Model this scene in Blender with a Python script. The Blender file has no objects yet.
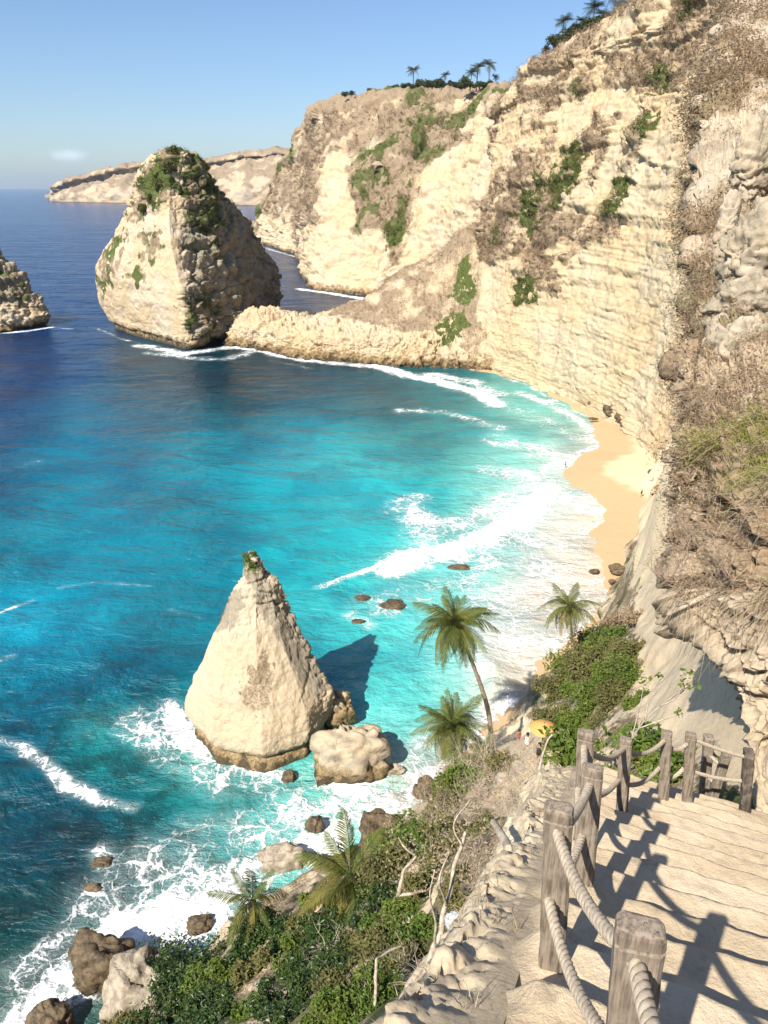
import bpy, math, random
import numpy as np
from mathutils import Vector

C = bpy.context.scene.collection
rng = np.random.default_rng(7)
H = 60.0                      # eye height above the sea
PITCH = math.radians(23.7); FP = 740.0
cp, sp_ = math.cos(PITCH), math.sin(PITCH)

# ------------------------------------------------------------ measuring
def ray(px, py):
    u = (px-384.)/FP; v = (512.-py)/FP
    return u, cp+v*sp_, -sp_+v*cp
def W(px, py, Y):
    x, y, z = ray(px, py); t = Y/y
    return np.array([x*t, Y, H+z*t])
def WZ(px, py, z0=0.):
    x, y, z = ray(px, py); t = (z0-H)/z
    return np.array([x*t, y*t, z0])
def proj(P):
    d = P[..., 1]*cp-(P[..., 2]-H)*sp_
    up = P[..., 1]*sp_+(P[..., 2]-H)*cp
    d = np.maximum(d, .05)
    return 384+FP*P[..., 0]/d, 512-FP*up/d

# ------------------------------------------------------------ noise
_pr = np.random.default_rng(3)
_perm = _pr.permutation(512).astype(np.int64); _perm = np.concatenate([_perm, _perm, _perm])
_grad = _pr.normal(size=(512, 3)); _grad /= np.linalg.norm(_grad, axis=1)[:, None]
def noise(P, s=1.0, off=0.):
    P = P*s+off
    I = np.floor(P).astype(np.int64); F = P-I; I &= 511
    U = F*F*F*(F*(F*6-15)+10)
    out = 0
    for dx in (0, 1):
        wx = U[..., 0] if dx else 1-U[..., 0]
        a = _perm[(I[..., 0]+dx) & 511]
        for dy in (0, 1):
            wy = U[..., 1] if dy else 1-U[..., 1]
            b = _perm[a+((I[..., 1]+dy) & 511)]
            for dz in (0, 1):
                wz = U[..., 2] if dz else 1-U[..., 2]
                g = _grad[_perm[b+((I[..., 2]+dz) & 511)] & 511]
                out = out+wx*wy*wz*(g[..., 0]*(F[..., 0]-dx)+g[..., 1]*(F[..., 1]-dy)+g[..., 2]*(F[..., 2]-dz))
    return out*1.6
def fbm(P, s=1., o=5, g=.5, off=0.):
    a, t, n = 1., 0, 0
    for i in range(o):
        t = t+a*noise(P, s*2.03**i, off+i*17.3); n += a; a *= g
    return t/n*1.5
def ridged(P, s=1., o=4, off=0., g=.5):
    a, t, n = 1., 0, 0
    for i in range(o):
        t = t+a*(1-2*np.abs(noise(P, s*2.1**i, off+i*11.1))); n += a; a *= g
    return t/n
def blocks(P, s=1., off=0., crev=.5):
    """broken-rock relief: every cell juts out by its own amount, with crevices between cells"""
    P = P*s+off; P = P+.35*np.stack([noise(P, 1.3, 5.), noise(P, 1.3, 25.), noise(P, 1.3, 45.)], -1)
    I = np.floor(P).astype(np.int64)
    f1 = np.full(P.shape[:-1], 9.); f2 = f1.copy(); hv = np.zeros(P.shape[:-1]); g1 = np.zeros(P.shape)
    for dx in (-1, 0, 1):
        for dy in (-1, 0, 1):
            for dz in (-1, 0, 1):
                J = I+np.array([dx, dy, dz]); h = _perm[(_perm[(_perm[J[..., 0] & 511]+J[..., 1]) & 511]+J[..., 2]) & 511]
                c = J+.5+.42*_grad[h]; d = ((P-c)**2).sum(-1)
                n = d < f1
                f2 = np.where(n, f1, np.minimum(f2, d)); hv = np.where(n, (h*37 % 512)/512., hv)
                g1 = np.where(n[..., None], (P-c)*_grad[(h+7) & 511], g1); f1 = np.where(n, d, f1)
    e = np.sqrt(f2)-np.sqrt(f1)
    return (hv-.5)+g1.sum(-1)*1.1-crev*np.exp(-(e/.10)**2)
def sst(a, b, x):
    t = np.clip((x-a)/(b-a), 0, 1); return t*t*(3-2*t)

def seg_dist(X, Y, pts):
    """distance from points to a polyline"""
    d = np.full(X.shape, 1e9)
    for (x0, y0), (x1, y1) in zip(pts[:-1], pts[1:]):
        vx, vy = x1-x0, y1-y0; L = vx*vx+vy*vy+1e-9
        t = np.clip(((X-x0)*vx+(Y-y0)*vy)/L, 0, 1)
        d = np.minimum(d, np.hypot(X-x0-t*vx, Y-y0-t*vy))
    return d
def poly_sd(X, Y, poly):
    """signed distance, positive inside"""
    d = seg_dist(X, Y, list(poly)+[poly[0]])
    ins = np.zeros(X.shape, bool)
    n = len(poly)
    for i in range(n):
        x0, y0 = poly[i]; x1, y1 = poly[(i+1) % n]
        if y0 == y1: continue
        c = ((y0 > Y) != (y1 > Y)) & (X < (x1-x0)*(Y-y0)/(y1-y0)+x0)
        ins ^= c
    return np.where(ins, d, -d)

# ------------------------------------------------------------ mesh helpers
def mk(name, V, F, mat, parent=None, attrs=None, smooth=True, link=True):
    V = np.asarray(V, dtype=np.float32).reshape(-1, 3)
    if not isinstance(F, list): F = [F]
    F = [np.asarray(f, dtype=np.int32) for f in F if len(f)]
    me = bpy.data.meshes.new(name)
    me.vertices.add(len(V)); me.vertices.foreach_set('co', V.ravel())
    li = np.concatenate([f.ravel() for f in F])
    tot = np.concatenate([np.full(len(f), f.shape[1], np.int32) for f in F])
    st = np.concatenate([[0], np.cumsum(tot)[:-1]]).astype(np.int32)
    me.loops.add(len(li)); me.loops.foreach_set('vertex_index', li)
    me.polygons.add(len(tot)); me.polygons.foreach_set('loop_start', st); me.polygons.foreach_set('loop_total', tot)
    me.update(calc_edges=True)
    me.polygons.foreach_set('use_smooth', np.full(len(tot), bool(smooth)))
    for k, a in (attrs or {}).items():
        a = np.asarray(a, dtype=np.float32)
        if a.ndim == 1:
            at = me.attributes.new(k, 'FLOAT', 'POINT'); at.data.foreach_set('value', a)
        else:
            if a.shape[1] == 3: a = np.concatenate([a, np.ones((len(a), 1), np.float32)], 1)
            at = me.attributes.new(k, 'FLOAT_COLOR', 'POINT'); at.data.foreach_set('color', a.ravel())
    me.materials.append(mat)
    o = bpy.data.objects.new(name, me)
    if link: C.objects.link(o)
    if parent is not None: o.parent = parent
    return o
def tag(o, label=None, cat=None, group=None, kind=None):
    if label: o['label'] = label
    if cat: o['category'] = cat
    if group: o['group'] = group
    if kind: o['kind'] = kind
    return o
def empty(name, loc, label=None, cat=None, group=None):
    o = bpy.data.objects.new(name, None); C.objects.link(o); o.location = tuple(float(a) for a in loc)
    o.empty_display_size = .2
    return tag(o, label, cat, group)
def grid_faces(r, c, closed=False):
    i = np.arange(r-1)[:, None]; j = np.arange(c if closed else c-1)[None, :]
    j2 = (j+1) % c
    a = i*c+j; b = i*c+j2; d = (i+1)*c+j2; e = (i+1)*c+j
    return np.stack([a, b, d, e], -1).reshape(-1, 4)
def cr_axis(A, n):
    """Catmull-Rom along axis 0 to n samples"""
    A = np.asarray(A, float); k = len(A)
    t = np.linspace(0, k-1, n); i = np.minimum(t.astype(int), k-2); f = t-i
    P = np.concatenate([[2*A[0]-A[1]], A, [2*A[-1]-A[-2]]])
    p0, p1, p2, p3 = P[i], P[i+1], P[i+2], P[i+3]
    f = f.reshape((-1,)+(1,)*(A.ndim-1))
    return .5*((2*p1)+(-p0+p2)*f+(2*p0-5*p1+4*p2-p3)*f**2+(-p0+3*p1-3*p2+p3)*f**3)
def refine(net, r, c):
    a = cr_axis(net, r)
    return cr_axis(a.transpose(1, 0, 2), c).transpose(1, 0, 2)
def normals(G, closed=False):
    dr = np.gradient(G, axis=0)
    if closed:
        dc = (np.roll(G, -1, 1)-np.roll(G, 1, 1))/2
    else: dc = np.gradient(G, axis=1)
    n = np.cross(dr, dc); l = np.linalg.norm(n, axis=-1, keepdims=True)
    return n/np.maximum(l, 1e-9)
class MB:
    """collects raw pieces into one mesh"""
    def __init__(s): s.v = []; s.f = {}; s.n = 0
    def add(s, V, F):
        V = np.asarray(V, float).reshape(-1, 3)
        for f in (F if isinstance(F, list) else [F]):
            f = np.asarray(f)
            if len(f): s.f.setdefault(f.shape[1], []).append(f+s.n)
        s.v.append(V); s.n += len(V)
    def build(s, name, mat, parent=None, smooth=True, attrs=None):
        return mk(name, np.concatenate(s.v), [np.concatenate(x) for x in s.f.values()], mat, parent, attrs, smooth)
    def arrays(s): return np.concatenate(s.v), [np.concatenate(x) for x in s.f.values()]
def tube(pts, rad, sides=6, cap=True, wob=0., seed=0):
    pts = np.asarray(pts, float); n = len(pts)
    rad = np.broadcast_to(np.asarray(rad, float), (n,))
    T = np.gradient(pts, axis=0); T /= np.maximum(np.linalg.norm(T, axis=1), 1e-9)[:, None]
    ref = np.array([0, 0, 1.]) if abs(T[0][2]) < .9 else np.array([1., 0, 0])
    N = np.zeros_like(T); v = ref-T[0]*ref.dot(T[0]); N[0] = v/np.linalg.norm(v)
    for i in range(1, n):
        v = N[i-1]-T[i]*N[i-1].dot(T[i]); N[i] = v/max(np.linalg.norm(v), 1e-9)
    B = np.cross(T, N)
    a = np.arange(sides)*2*math.pi/sides
    R = rad[:, None]*np.ones(sides)
    if wob:
        q = pts[:, None, :]+np.zeros((1, sides, 1)); q = q+np.stack([np.cos(a), np.sin(a), a], -1)[None]
        R = R*(1+wob*noise(q, 3., seed))
    V = pts[:, None]+R[..., None]*(np.cos(a)[None, :, None]*N[:, None]+np.sin(a)[None, :, None]*B[:, None])
    V = V.reshape(-1, 3); F = [grid_faces(n, sides, True)]
    if cap:
        F.append(np.stack([np.arange(sides)[::-1], ][0:1])); F.append(np.stack([np.arange(sides)+(n-1)*sides]))
        if sides == 4: F = [np.concatenate(F)]
        else: F = [F[0], np.concatenate(F[1:])]
    return V, F
def smooth_line(pts, n): return cr_axis(np.asarray(pts, float), n)

# ------------------------------------------------------------ materials
class NT:
    def __init__(s, name, world=False):
        s.m = bpy.data.materials.new(name); s.m.use_nodes = True
        s.t = s.m.node_tree; s.b = s.t.nodes['Principled BSDF']
        s.b.inputs['Specular IOR Level'].default_value = .25
        s.b.inputs['Roughness'].default_value = .9
    def put(s, v, sock):
        if hasattr(v, 'is_output') or isinstance(v, bpy.types.NodeSocket): s.t.links.new(v, sock)
        elif v is not None:
            if hasattr(sock.default_value, '__len__') and not hasattr(v, '__len__'):
                sock.default_value = [v]*len(sock.default_value)
            elif hasattr(v, '__len__') and len(v) == 3 and len(sock.default_value) == 4: sock.default_value = (*v, 1)
            else: sock.default_value = v
    def pos(s, scale=(1, 1, 1), obj=False):
        key = 'Object' if obj else None
        if obj: o = s.t.nodes.new('ShaderNodeTexCoord').outputs['Object']
        else: o = s.t.nodes.new('ShaderNodeNewGeometry').outputs['Position']
        if scale != (1, 1, 1):
            m = s.t.nodes.new('ShaderNodeVectorMath'); m.operation = 'MULTIPLY'
            s.t.links.new(o, m.inputs[0]); m.inputs[1].default_value = scale; o = m.outputs[0]
        return o
    def geo(s, out): return s.t.nodes.new('ShaderNodeNewGeometry').outputs[out]
    def attr(s, name, out='Fac'):
        a = s.t.nodes.new('ShaderNodeAttribute'); a.attribute_name = name; return a.outputs[out]
    def sep(s, v):
        n = s.t.nodes.new('ShaderNodeSeparateXYZ'); s.t.links.new(v, n.inputs[0]); return n.outputs
    def noise(s, vec, scale, det=5, rough=.6, dist=0., out='Fac'):
        n = s.t.nodes.new('ShaderNodeTexNoise'); s.t.links.new(vec, n.inputs['Vector'])
        n.inputs['Scale'].default_value = scale; n.inputs['Detail'].default_value = det
        n.inputs['Roughness'].default_value = rough; n.inputs['Distortion'].default_value = dist
        return n.outputs[out]
    def vor(s, vec, scale, feat='F1', rnd=1.):
        n = s.t.nodes.new('ShaderNodeTexVoronoi'); n.feature = feat; s.t.links.new(vec, n.inputs['Vector'])
        n.inputs['Scale'].default_value = scale; n.inputs['Randomness'].default_value = rnd
        return n.outputs['Distance']
    def wave(s, vec, scale, dist=2., det=2., ddir='Z'):
        n = s.t.nodes.new('ShaderNodeTexWave'); n.bands_direction = ddir; s.t.links.new(vec, n.inputs['Vector'])
        n.inputs['Scale'].default_value = scale; n.inputs['Distortion'].default_value = dist; n.inputs['Detail'].default_value = det
        return n.outputs['Fac']
    def math(s, op, a, b=None, clamp=False):
        n = s.t.nodes.new('ShaderNodeMath'); n.operation = op; n.use_clamp = clamp
        s.put(a, n.inputs[0])
        if b is not None: s.put(b, n.inputs[1])
        return n.outputs[0]
    def ramp(s, f, a, b, lo=0., hi=1.):
        n = s.t.nodes.new('ShaderNodeMapRange'); n.interpolation_type = 'SMOOTHSTEP'
        s.put(f, n.inputs['Value']); s.put(a, n.inputs['From Min']); s.put(b, n.inputs['From Max'])
        n.inputs['To Min'].default_value = lo; n.inputs['To Max'].default_value = hi
        return n.outputs['Result']
    def mix(s, f, a, b, mode='MIX'):
        n = s.t.nodes.new('ShaderNodeMix'); n.data_type = 'RGBA'; n.blend_type = mode
        s.put(f, n.inputs[0]); s.put(a, n.inputs[6]); s.put(b, n.inputs[7]); return n.outputs[2]
    def vmath(s, op, a, b):
        n = s.t.nodes.new('ShaderNodeVectorMath'); n.operation = op; s.put(a, n.inputs[0]); s.put(b, n.inputs[1]); return n.outputs[0]
    def bump(s, h, strength=.5, dist=.1):
        n = s.t.nodes.new('ShaderNodeBump'); s.t.links.new(h, n.inputs['Height'])
        n.inputs['Strength'].default_value = strength; n.inputs['Distance'].default_value = dist
        s.t.links.new(n.outputs[0], s.b.inputs['Normal'])
    def col(s, c): s.put(c, s.b.inputs['Base Color']); return s
    def rgh(s, c): s.put(c, s.b.inputs['Roughness']); return s

def rock_mat(name, sc=1., cream=(.90, .735, .475), ochre=(.88, .63, .34), grey=(.36, .33, .28), veg1=(.34, .255, .17), veg2=(.20, .148, .095),
             green=(.115, .145, .035), wet=True, band=1.0, bump=1., wz=1.):
    cream = (cream[0]*.66, cream[1]*.67, cream[2]*.76); ochre = (ochre[0]*.69, ochre[1]*.70, ochre[2]*.76)
    m = NT(name); p = m.pos()
    a = m.sep(m.attr('mask', 'Vector'))       # x vegetation, y greenness, z greyness
    n1 = m.noise(p, .06*sc, 6, .6); n2 = m.noise(p, .5*sc, 6, .65); n3 = m.noise(p, 2.5*sc, 6, .75); n4 = m.ramp(m.noise(p, 1.3*sc, 8, .78, .6), .35, .65)
    ps = m.pos((.06*sc, .06*sc, .9*sc*band)); st = m.noise(ps, 1., 6, .65, .3)
    pv = m.pos((.5*sc, .5*sc, .05*sc)); sv = m.noise(pv, 1., 5, .6, .4)
    c = m.mix(m.ramp(n1, .38, .60), cream, ochre)
    c = m.mix(m.ramp(sv, .5, .78, 0, .55), c, ochre)
    c = m.mix(m.ramp(st, .45, .70, 0, .5), c, tuple(x*.72 for x in cream))
    c = m.mix(m.ramp(st, .28, .40, .5, 0), c, (.60, .50, .35))
    g = m.math('ADD', a[2], m.ramp(n2, .52, .75, -.1, .28))
    c = m.mix(m.ramp(m.math('MULTIPLY', g, 1.), .25, .75), c, m.mix(m.ramp(n3, .35, .65), grey, tuple(x*.42 for x in grey)))
    crack = m.ramp(m.noise(m.pos((.5*sc, .5*sc, 1.3*sc)), 1., 6, .7, .5), .36, .40, .35, 0)
    c = m.mix(m.math('MULTIPLY', crack, m.ramp(n2, .45, .6)), c, tuple(x*.35 for x in grey))
    ln = m.ramp(m.noise(m.pos((.05*sc, .05*sc, 2.6*sc*band)), 1., 5, .7, .25), .60, .66, 0, .5); c = m.mix(m.math('MULTIPLY', ln, m.ramp(n2, .38, .55)), c, tuple(x*.55 for x in grey))
    dk = m.ramp(m.noise(m.pos((.9*sc, .9*sc, .05*sc)), 1., 4, .6, .3), .62, .74, 0, .28); c = m.mix(m.math('MULTIPLY', dk, m.ramp(n1, .45, .6)), c, tuple(x*.8 for x in grey))
    c = m.mix(m.math('MULTIPLY', n4, .20), m.mix(.35, c, (.58, .49, .34)), tuple(x*.62 for x in ochre))
    gr = m.ramp(m.noise(p, 5.5*sc, 5, .85), .42, .66, 0, .42); c = m.mix(gr, c, m.mix(1., c, (.52, .48, .43), 'MULTIPLY'))
    g2 = m.ramp(m.noise(p, .9*sc, 7, .8, .8), .52, .62, 0, .24); c = m.mix(g2, c, m.mix(1., c, (.62, .60, .57), 'MULTIPLY'))
    # vegetation
    v = m.mix(m.ramp(n3, .35, .68), veg1, veg2)
    v = m.mix(m.ramp(n2, .50, .70, 0, .75), v, (.36, .27, .17))
    v = m.mix(m.ramp(a[1], .3, .7), v, m.mix(m.ramp(n3, .35, .62), green, tuple(x*.45 for x in green)))
    vf = m.ramp(m.math('ADD', a[0], m.math('MULTIPLY', m.math('SUBTRACT', n3, .5), 1.9)), .30, .74)
    c = m.mix(vf, c, v)
    if wet:
        z = m.sep(p)[2]
        zz = m.math('ADD', z, m.math('MULTIPLY', m.math('SUBTRACT', n2, .5), -10.*wz))
        c = m.mix(m.ramp(zz, 4.2*wz, 2.2*wz, 0, .9), c, m.mix(m.ramp(n3, .4, .6), (.34, .235, .11), (.15, .10, .05)))
        c = m.mix(m.ramp(zz, 1.6*wz, .4*wz, 0, .8), c, (.035, .028, .02))
    m.col(c)
    h = m.math('ADD', m.math('MULTIPLY', n2, 1.), m.math('MULTIPLY', n3, .4))
    h = m.math('ADD', h, m.math('MULTIPLY', st, .8)); h = m.math('SUBTRACT', h, m.math('MULTIPLY', n4, .6))
    h = m.math('SUBTRACT', h, m.math('MULTIPLY', crack, .5))
    m.bump(h, .5*bump, .6/sc)
    return m.m

def leaf_mat(name, c1, c2, c3=None, trans=.25, rough=.55, sc=1.2, dk=.55):
    m = NT(name); r = m.geo('Random Per Island'); p = m.pos()
    c = m.mix(m.ramp(m.noise(p, sc, 3), .38, .62), c1, c2)
    if c3: c = m.mix(m.ramp(r, .80, .86), c, c3)
    c = m.mix(m.math('MULTIPLY', r, dk), c, tuple(x*.35 for x in c1))
    m.col(c); m.rgh(rough); m.b.inputs['Specular IOR Level'].default_value = .35
    t = m.t; tr = t.nodes.new('ShaderNodeBsdfTranslucent'); m.put(c, tr.inputs[0])
    mx = t.nodes.new('ShaderNodeMixShader'); mx.inputs[0].default_value = trans
    t.links.new(m.b.outputs[0], mx.inputs[1]); t.links.new(tr.outputs[0], mx.inputs[2])
    t.links.new(mx.outputs[0], t.nodes['Material Output'].inputs[0])
    return m.m

M = {}
M['far'] = rock_mat('limestone_far', .3, cream=(.62, .50, .36))
M['cliff'] = rock_mat('limestone_cliff', .8, band=1.3)
M['cliff_dry'] = rock_mat('limestone_cliff_dry', .8, cream=(.92, .74, .46), ochre=(.92, .63, .32), grey=(.42, .36, .28), band=1.3, wet=False)
M['stack'] = rock_mat('limestone_stack', 1.2, cream=(.92, .77, .53), grey=(.27, .245, .20))
M['pyramid'] = rock_mat('limestone_pyramid', 1.6, cream=(.90, .75, .52), ochre=(.86, .66, .41), grey=(.30, .27, .23), bump=.9, wz=.55)
M['ledge'] = rock_mat('earthy_limestone_ledge', 6., cream=(1.0, .82, .53), ochre=(.92, .71, .43), grey=(.40, .34, .26), veg1=(.34, .25, .16), veg2=(.22, .16, .10), wet=False, bump=.5)
M['near'] = rock_mat('limestone_near', 6., cream=(.66, .555, .41), ochre=(.60, .46, .30), grey=(.25, .22, .18), veg1=(.30, .22, .14), veg2=(.18, .13, .085), wet=False, bump=.6)
M['hill'] = rock_mat('hillside_soil', 2., cream=(1.12, .88, .54), ochre=(1.03, .78, .46), veg1=(.24, .175, .11), veg2=(.11, .09, .055), green=(.07, .09, .025), wet=False, bump=.4)

def sand_mat():
    m = NT('beach_sand'); p = m.pos(); z = m.sep(p)[2]
    n = m.noise(p, .25, 4, .6); n3 = m.noise(p, 6., 5, .7)
    zz = m.math('ADD', z, m.math('MULTIPLY', m.math('SUBTRACT', n, .5), .5))
    dry = m.mix(m.ramp(n3, .3, .7), (.66, .525, .335), (.58, .46, .285))
    wet = m.mix(m.ramp(n3, .3, .7), (.50, .355, .205), (.45, .32, .18))
    w = m.ramp(zz, .55, .85)
    m.col(m.mix(w, wet, dry)); m.rgh(m.mix(w, .45, .95))
    m.bump(m.noise(p, 1.2, 6, .7), .5, .25)
    return m.m
M['sand'] = sand_mat()

def path_mat():
    m = NT('worn_concrete'); p = m.pos()
    n1 = m.noise(p, 1.1, 5, .6); n2 = m.noise(p, 9., 6, .7); n3 = m.noise(p, 55., 4, .75)
    c = m.mix(m.ramp(n1, .38, .62), (.60, .485, .34), (.51, .40, .265))
    c = m.mix(m.ramp(n2, .5, .72, 0, .5), c, (.34, .28, .20))
    c = m.mix(m.ramp(n2, .25, .38, .5, 0), c, (.70, .61, .47))
    c = m.mix(m.ramp(n3, .55, .75, 0, .45), c, (.27, .22, .16))
    st = m.ramp(m.noise(p, 3.2, 7, .75, .6), .56, .64, 0, .5)
    c = m.mix(m.math('MULTIPLY', st, m.ramp(n1, .40, .5)), c, (.24, .20, .145))
    m.col(c); m.rgh(.95)
    m.bump(m.math('ADD', n3, m.math('MULTIPLY', n2, 2.)), .55, .02)
    return m.m
M['path'] = path_mat()

def wood_mat(name='weathered_wood', base=(.27, .215, .165), dark=(.10, .078, .058)):
    m = NT(name); p = m.pos((1, 1, .08), obj=True)
    g = m.noise(p, 60., 5, .65, .3); b = m.noise(m.pos(obj=True), 6., 4, .6)
    c = m.mix(m.ramp(g, .35, .68), base, dark)
    c = m.mix(m.ramp(b, .45, .7, 0, .5), c, (.34, .295, .24))
    cr = m.ramp(m.noise(m.pos((1, 1, .03), obj=True), 38., 3, .5), .64, .68, 0, .85)
    c = m.mix(cr, c, (.03, .024, .018))
    m.col(c); m.rgh(.85); m.bump(m.math('SUBTRACT', g, cr), .6, .006)
    return m.m
M['wood'] = wood_mat()
M['wood_dark'] = wood_mat('dark_shaded_wood', (.12, .095, .075), (.05, .04, .03))  # outcrop shade on the end post put into the colour; hut posts share it
def plain(name, c1, c2, sc=8., rough=.85, bump=.4, bd=.02, obj=False):
    m = NT(name); n = m.noise(m.pos(obj=obj), sc, 5, .65)
    m.col(m.mix(m.ramp(n, .35, .65), c1, c2)); m.rgh(rough); m.bump(n, bump, bd); return m.m
M['rope'] = plain('hemp_rope', (.46, .39, .30), (.33, .27, .20), 40., .95, .5, .004)
M['bark'] = plain('dead_wood', (.50, .43, .34), (.30, .24, .18), 10., .9, .6, .02)
M['twig'] = plain('dry_twigs', (.42, .33, .24), (.26, .19, .13), 6., .9, .2, .01)
M['palm_trunk'] = plain('palm_trunk', (.30, .24, .18), (.17, .13, .095), 5., .9, .6, .05)
M['stem'] = plain('brown_stem', (.16, .12, .08), (.08, .06, .04), 4., .9, .3, .02)
M['boulder_dark'] = plain('dark_brown_boulder', (.16, .115, .065), (.06, .045, .03), 1.6, .55, .9, .25)
M['boulder_pale'] = plain('pale_grey_boulder', (.42, .36, .28), (.23, .19, .14), 1.2, .9, .9, .3)
M['frond'] = leaf_mat('palm_leaflets', (.075, .115, .02), (.15, .175, .03), (.38, .31, .09), .3, .7, .25)
M['frond_old'] = leaf_mat('old_palm_leaflets', (.27, .23, .05), (.20, .19, .04), (.30, .20, .09), .3, .75, .3)
M['frond_dead'] = leaf_mat('dead_palm_leaflets', (.22, .15, .09), (.14, .095, .06), None, .15, .8)
M['leaf_dark'] = leaf_mat('dark_glossy_leaves', (.03, .06, .016), (.06, .11, .025), (.15, .19, .05), .2, .4, .5)
M['leaf_mid'] = leaf_mat('bright_green_leaves', (.10, .165, .025), (.17, .22, .035), (.30, .33, .06), .3, .5, .3)
M['leaf_olive'] = leaf_mat('olive_scrub_leaves', (.13, .135, .04), (.20, .185, .06), (.30, .25, .11), .25, .7, .3)
M['leaf_far'] = leaf_mat('far_tree_leaves', (.06, .08, .03), (.10, .12, .04), None, .15, .7, .1)
M['leaf_cliff'] = leaf_mat('cliff_shrub_leaves', (.13, .145, .04), (.19, .18, .06), (.27, .22, .10), .2, .7, .2)
M['scrub'] = leaf_mat('dry_brown_scrub', (.36, .26, .165), (.27, .195, .12), (.46, .37, .24), .38, .9, .12, .2)
M['scrub_near'] = leaf_mat('dry_brown_grass', (.50, .39, .265), (.34, .25, .165), (.66, .55, .38), .25, .8, 1.1, .6)
M['grass_green'] = leaf_mat('yellow_green_grass', (.30, .33, .07), (.42, .40, .11), (.52, .43, .20), .35, .6, 2.)

def sea_mat():
    m = NT('sea_water'); p = m.pos()
    col = m.attr('wcol', 'Color'); F = m.attr('foam'); sh = m.attr('shallow')
    warp = m.vmath('MULTIPLY', m.vmath('SUBTRACT', m.noise(p, .35, 4, .6, out='Color'), (.5, .5, .5)), (3.2, 3.2, 0))
    q = m.vmath('ADD', p, warp)
    warp2 = m.vmath('MULTIPLY', m.vmath('SUBTRACT', m.noise(p, 1.6, 4, .6, out='Color'), (.5, .5, .5)), (1.1, 1.1, 0))
    q2 = m.vmath('ADD', q, warp2)
    e1 = m.ramp(m.vor(q2, .42, 'DISTANCE_TO_EDGE'), 0., .13, 1, 0)
    e2 = m.ramp(m.vor(q2, 1.1, 'DISTANCE_TO_EDGE'), 0., .16, 1, 0)
    nz = m.noise(q, .55, 8, .72); nb = m.noise(p, .09, 4, .6); nf = m.noise(p, 2.6, 6, .75)
    lace = m.math('MAXIMUM', m.math('MULTIPLY', e1, .9), m.math('MULTIPLY', e2, .65))
    k = m.math('ADD', m.math('MULTIPLY', lace, .42), m.math('MULTIPLY', nz, .62))
    k = m.math('ADD', k, m.math('MULTIPLY', m.math('SUBTRACT', nf, .5), .45))
    k = m.math('ADD', k, m.math('MULTIPLY', m.math('SUBTRACT', nb, .5), .35))
    thr = m.math('SUBTRACT', 1.02, F)
    foam = m.ramp(m.math('SUBTRACT', k, thr), -.08, .27)
    foam = m.math('MULTIPLY', foam, m.ramp(F, .04, .2), clamp=True)
    # water body colour: patches of sand, weed and aerated water seen through it
    n1 = m.noise(q, .045, 6, .6); n2 = m.noise(q, .22, 6, .65)
    c = m.mix(m.ramp(n1, .44, .60, 0, .75), col, m.mix(1., col, (.40, .62, .72), 'MULTIPLY'))
    c = m.mix(m.math('MULTIPLY', m.ramp(n2, .45, .62, 0, .85), sh), c, m.mix(1., c, (.45, .42, .40), 'MULTIPLY'))
    c = m.mix(m.ramp(n2, .28, .45, .5, 0), c, m.mix(1., c, (2.2, 1.4, 1.25), 'MULTIPLY'))
    c = m.mix(m.math('MULTIPLY', m.ramp(F, .1, .8), .5), c, m.mix(.5, c, (.60, .74, .70)))
    foam_c = m.mix(nf, (.80, .82, .83), (.90, .90, .89))
    m.col(m.mix(foam, c, foam_c))
    m.rgh(m.mix(foam, .16, .9))
    m.b.inputs['IOR'].default_value = 1.33; m.b.inputs['Specular IOR Level'].default_value = .5
    w1 = m.noise(m.pos((.6, 1., 1)), .16, 5, .6, .4); w2 = m.noise(m.pos((.7, 1., 1)), .75, 6, .65, .3)
    h = m.math('ADD', m.math('MULTIPLY', w1, 2.0), m.math('MULTIPLY', w2, .55))
    h = m.math('ADD', h, m.math('MULTIPLY', foam, .12))
    h = m.math('ADD', h, m.math('MULTIPLY', m.noise(m.pos((.5, 1., 1)), .03, 3, .5), 6.))
    m.bump(h, 1., 1.0)
    return m.m
M['sea'] = sea_mat()

# ------------------------------------------------------------ camera, sun, sky
cam_d = bpy.data.cameras.new('camera'); cam = bpy.data.objects.new('camera', cam_d); C.objects.link(cam)
cam.location = (0, 0, H); cam.rotation_euler = (math.pi/2-PITCH, 0, 0)
cam_d.sensor_fit = 'VERTICAL'; cam_d.sensor_height = 36; cam_d.lens = FP/1024*36
cam_d.clip_start = .05; cam_d.clip_end = 120000
bpy.context.scene.camera = cam
SUN = Vector((-1.5, -2.0, 2.57)).normalized()
sd = bpy.data.lights.new('sun', 'SUN'); so = bpy.data.objects.new('sun', sd); C.objects.link(so)
sd.energy = 5.0; sd.angle = math.radians(.5); sd.color = (1, .935, .82)
so.rotation_euler = SUN.to_track_quat('Z', 'Y').to_euler(); so.location = (0, -20, 120)
w = bpy.data.worlds.new('World'); bpy.context.scene.world = w; w.use_nodes = True
wt = w.node_tree; bg = wt.nodes['Background']
sky = wt.nodes.new('ShaderNodeTexSky'); sky.sky_type = 'NISHITA'; sky.sun_disc = False
sky.sun_elevation = math.asin(SUN.z); sky.sun_rotation = math.atan2(SUN.x, SUN.y) % (2*math.pi)
sky.altitude = 60; sky.air_density = 1.0; sky.dust_density = .6; sky.ozone_density = 4.0
bg.inputs[1].default_value = .078
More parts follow.
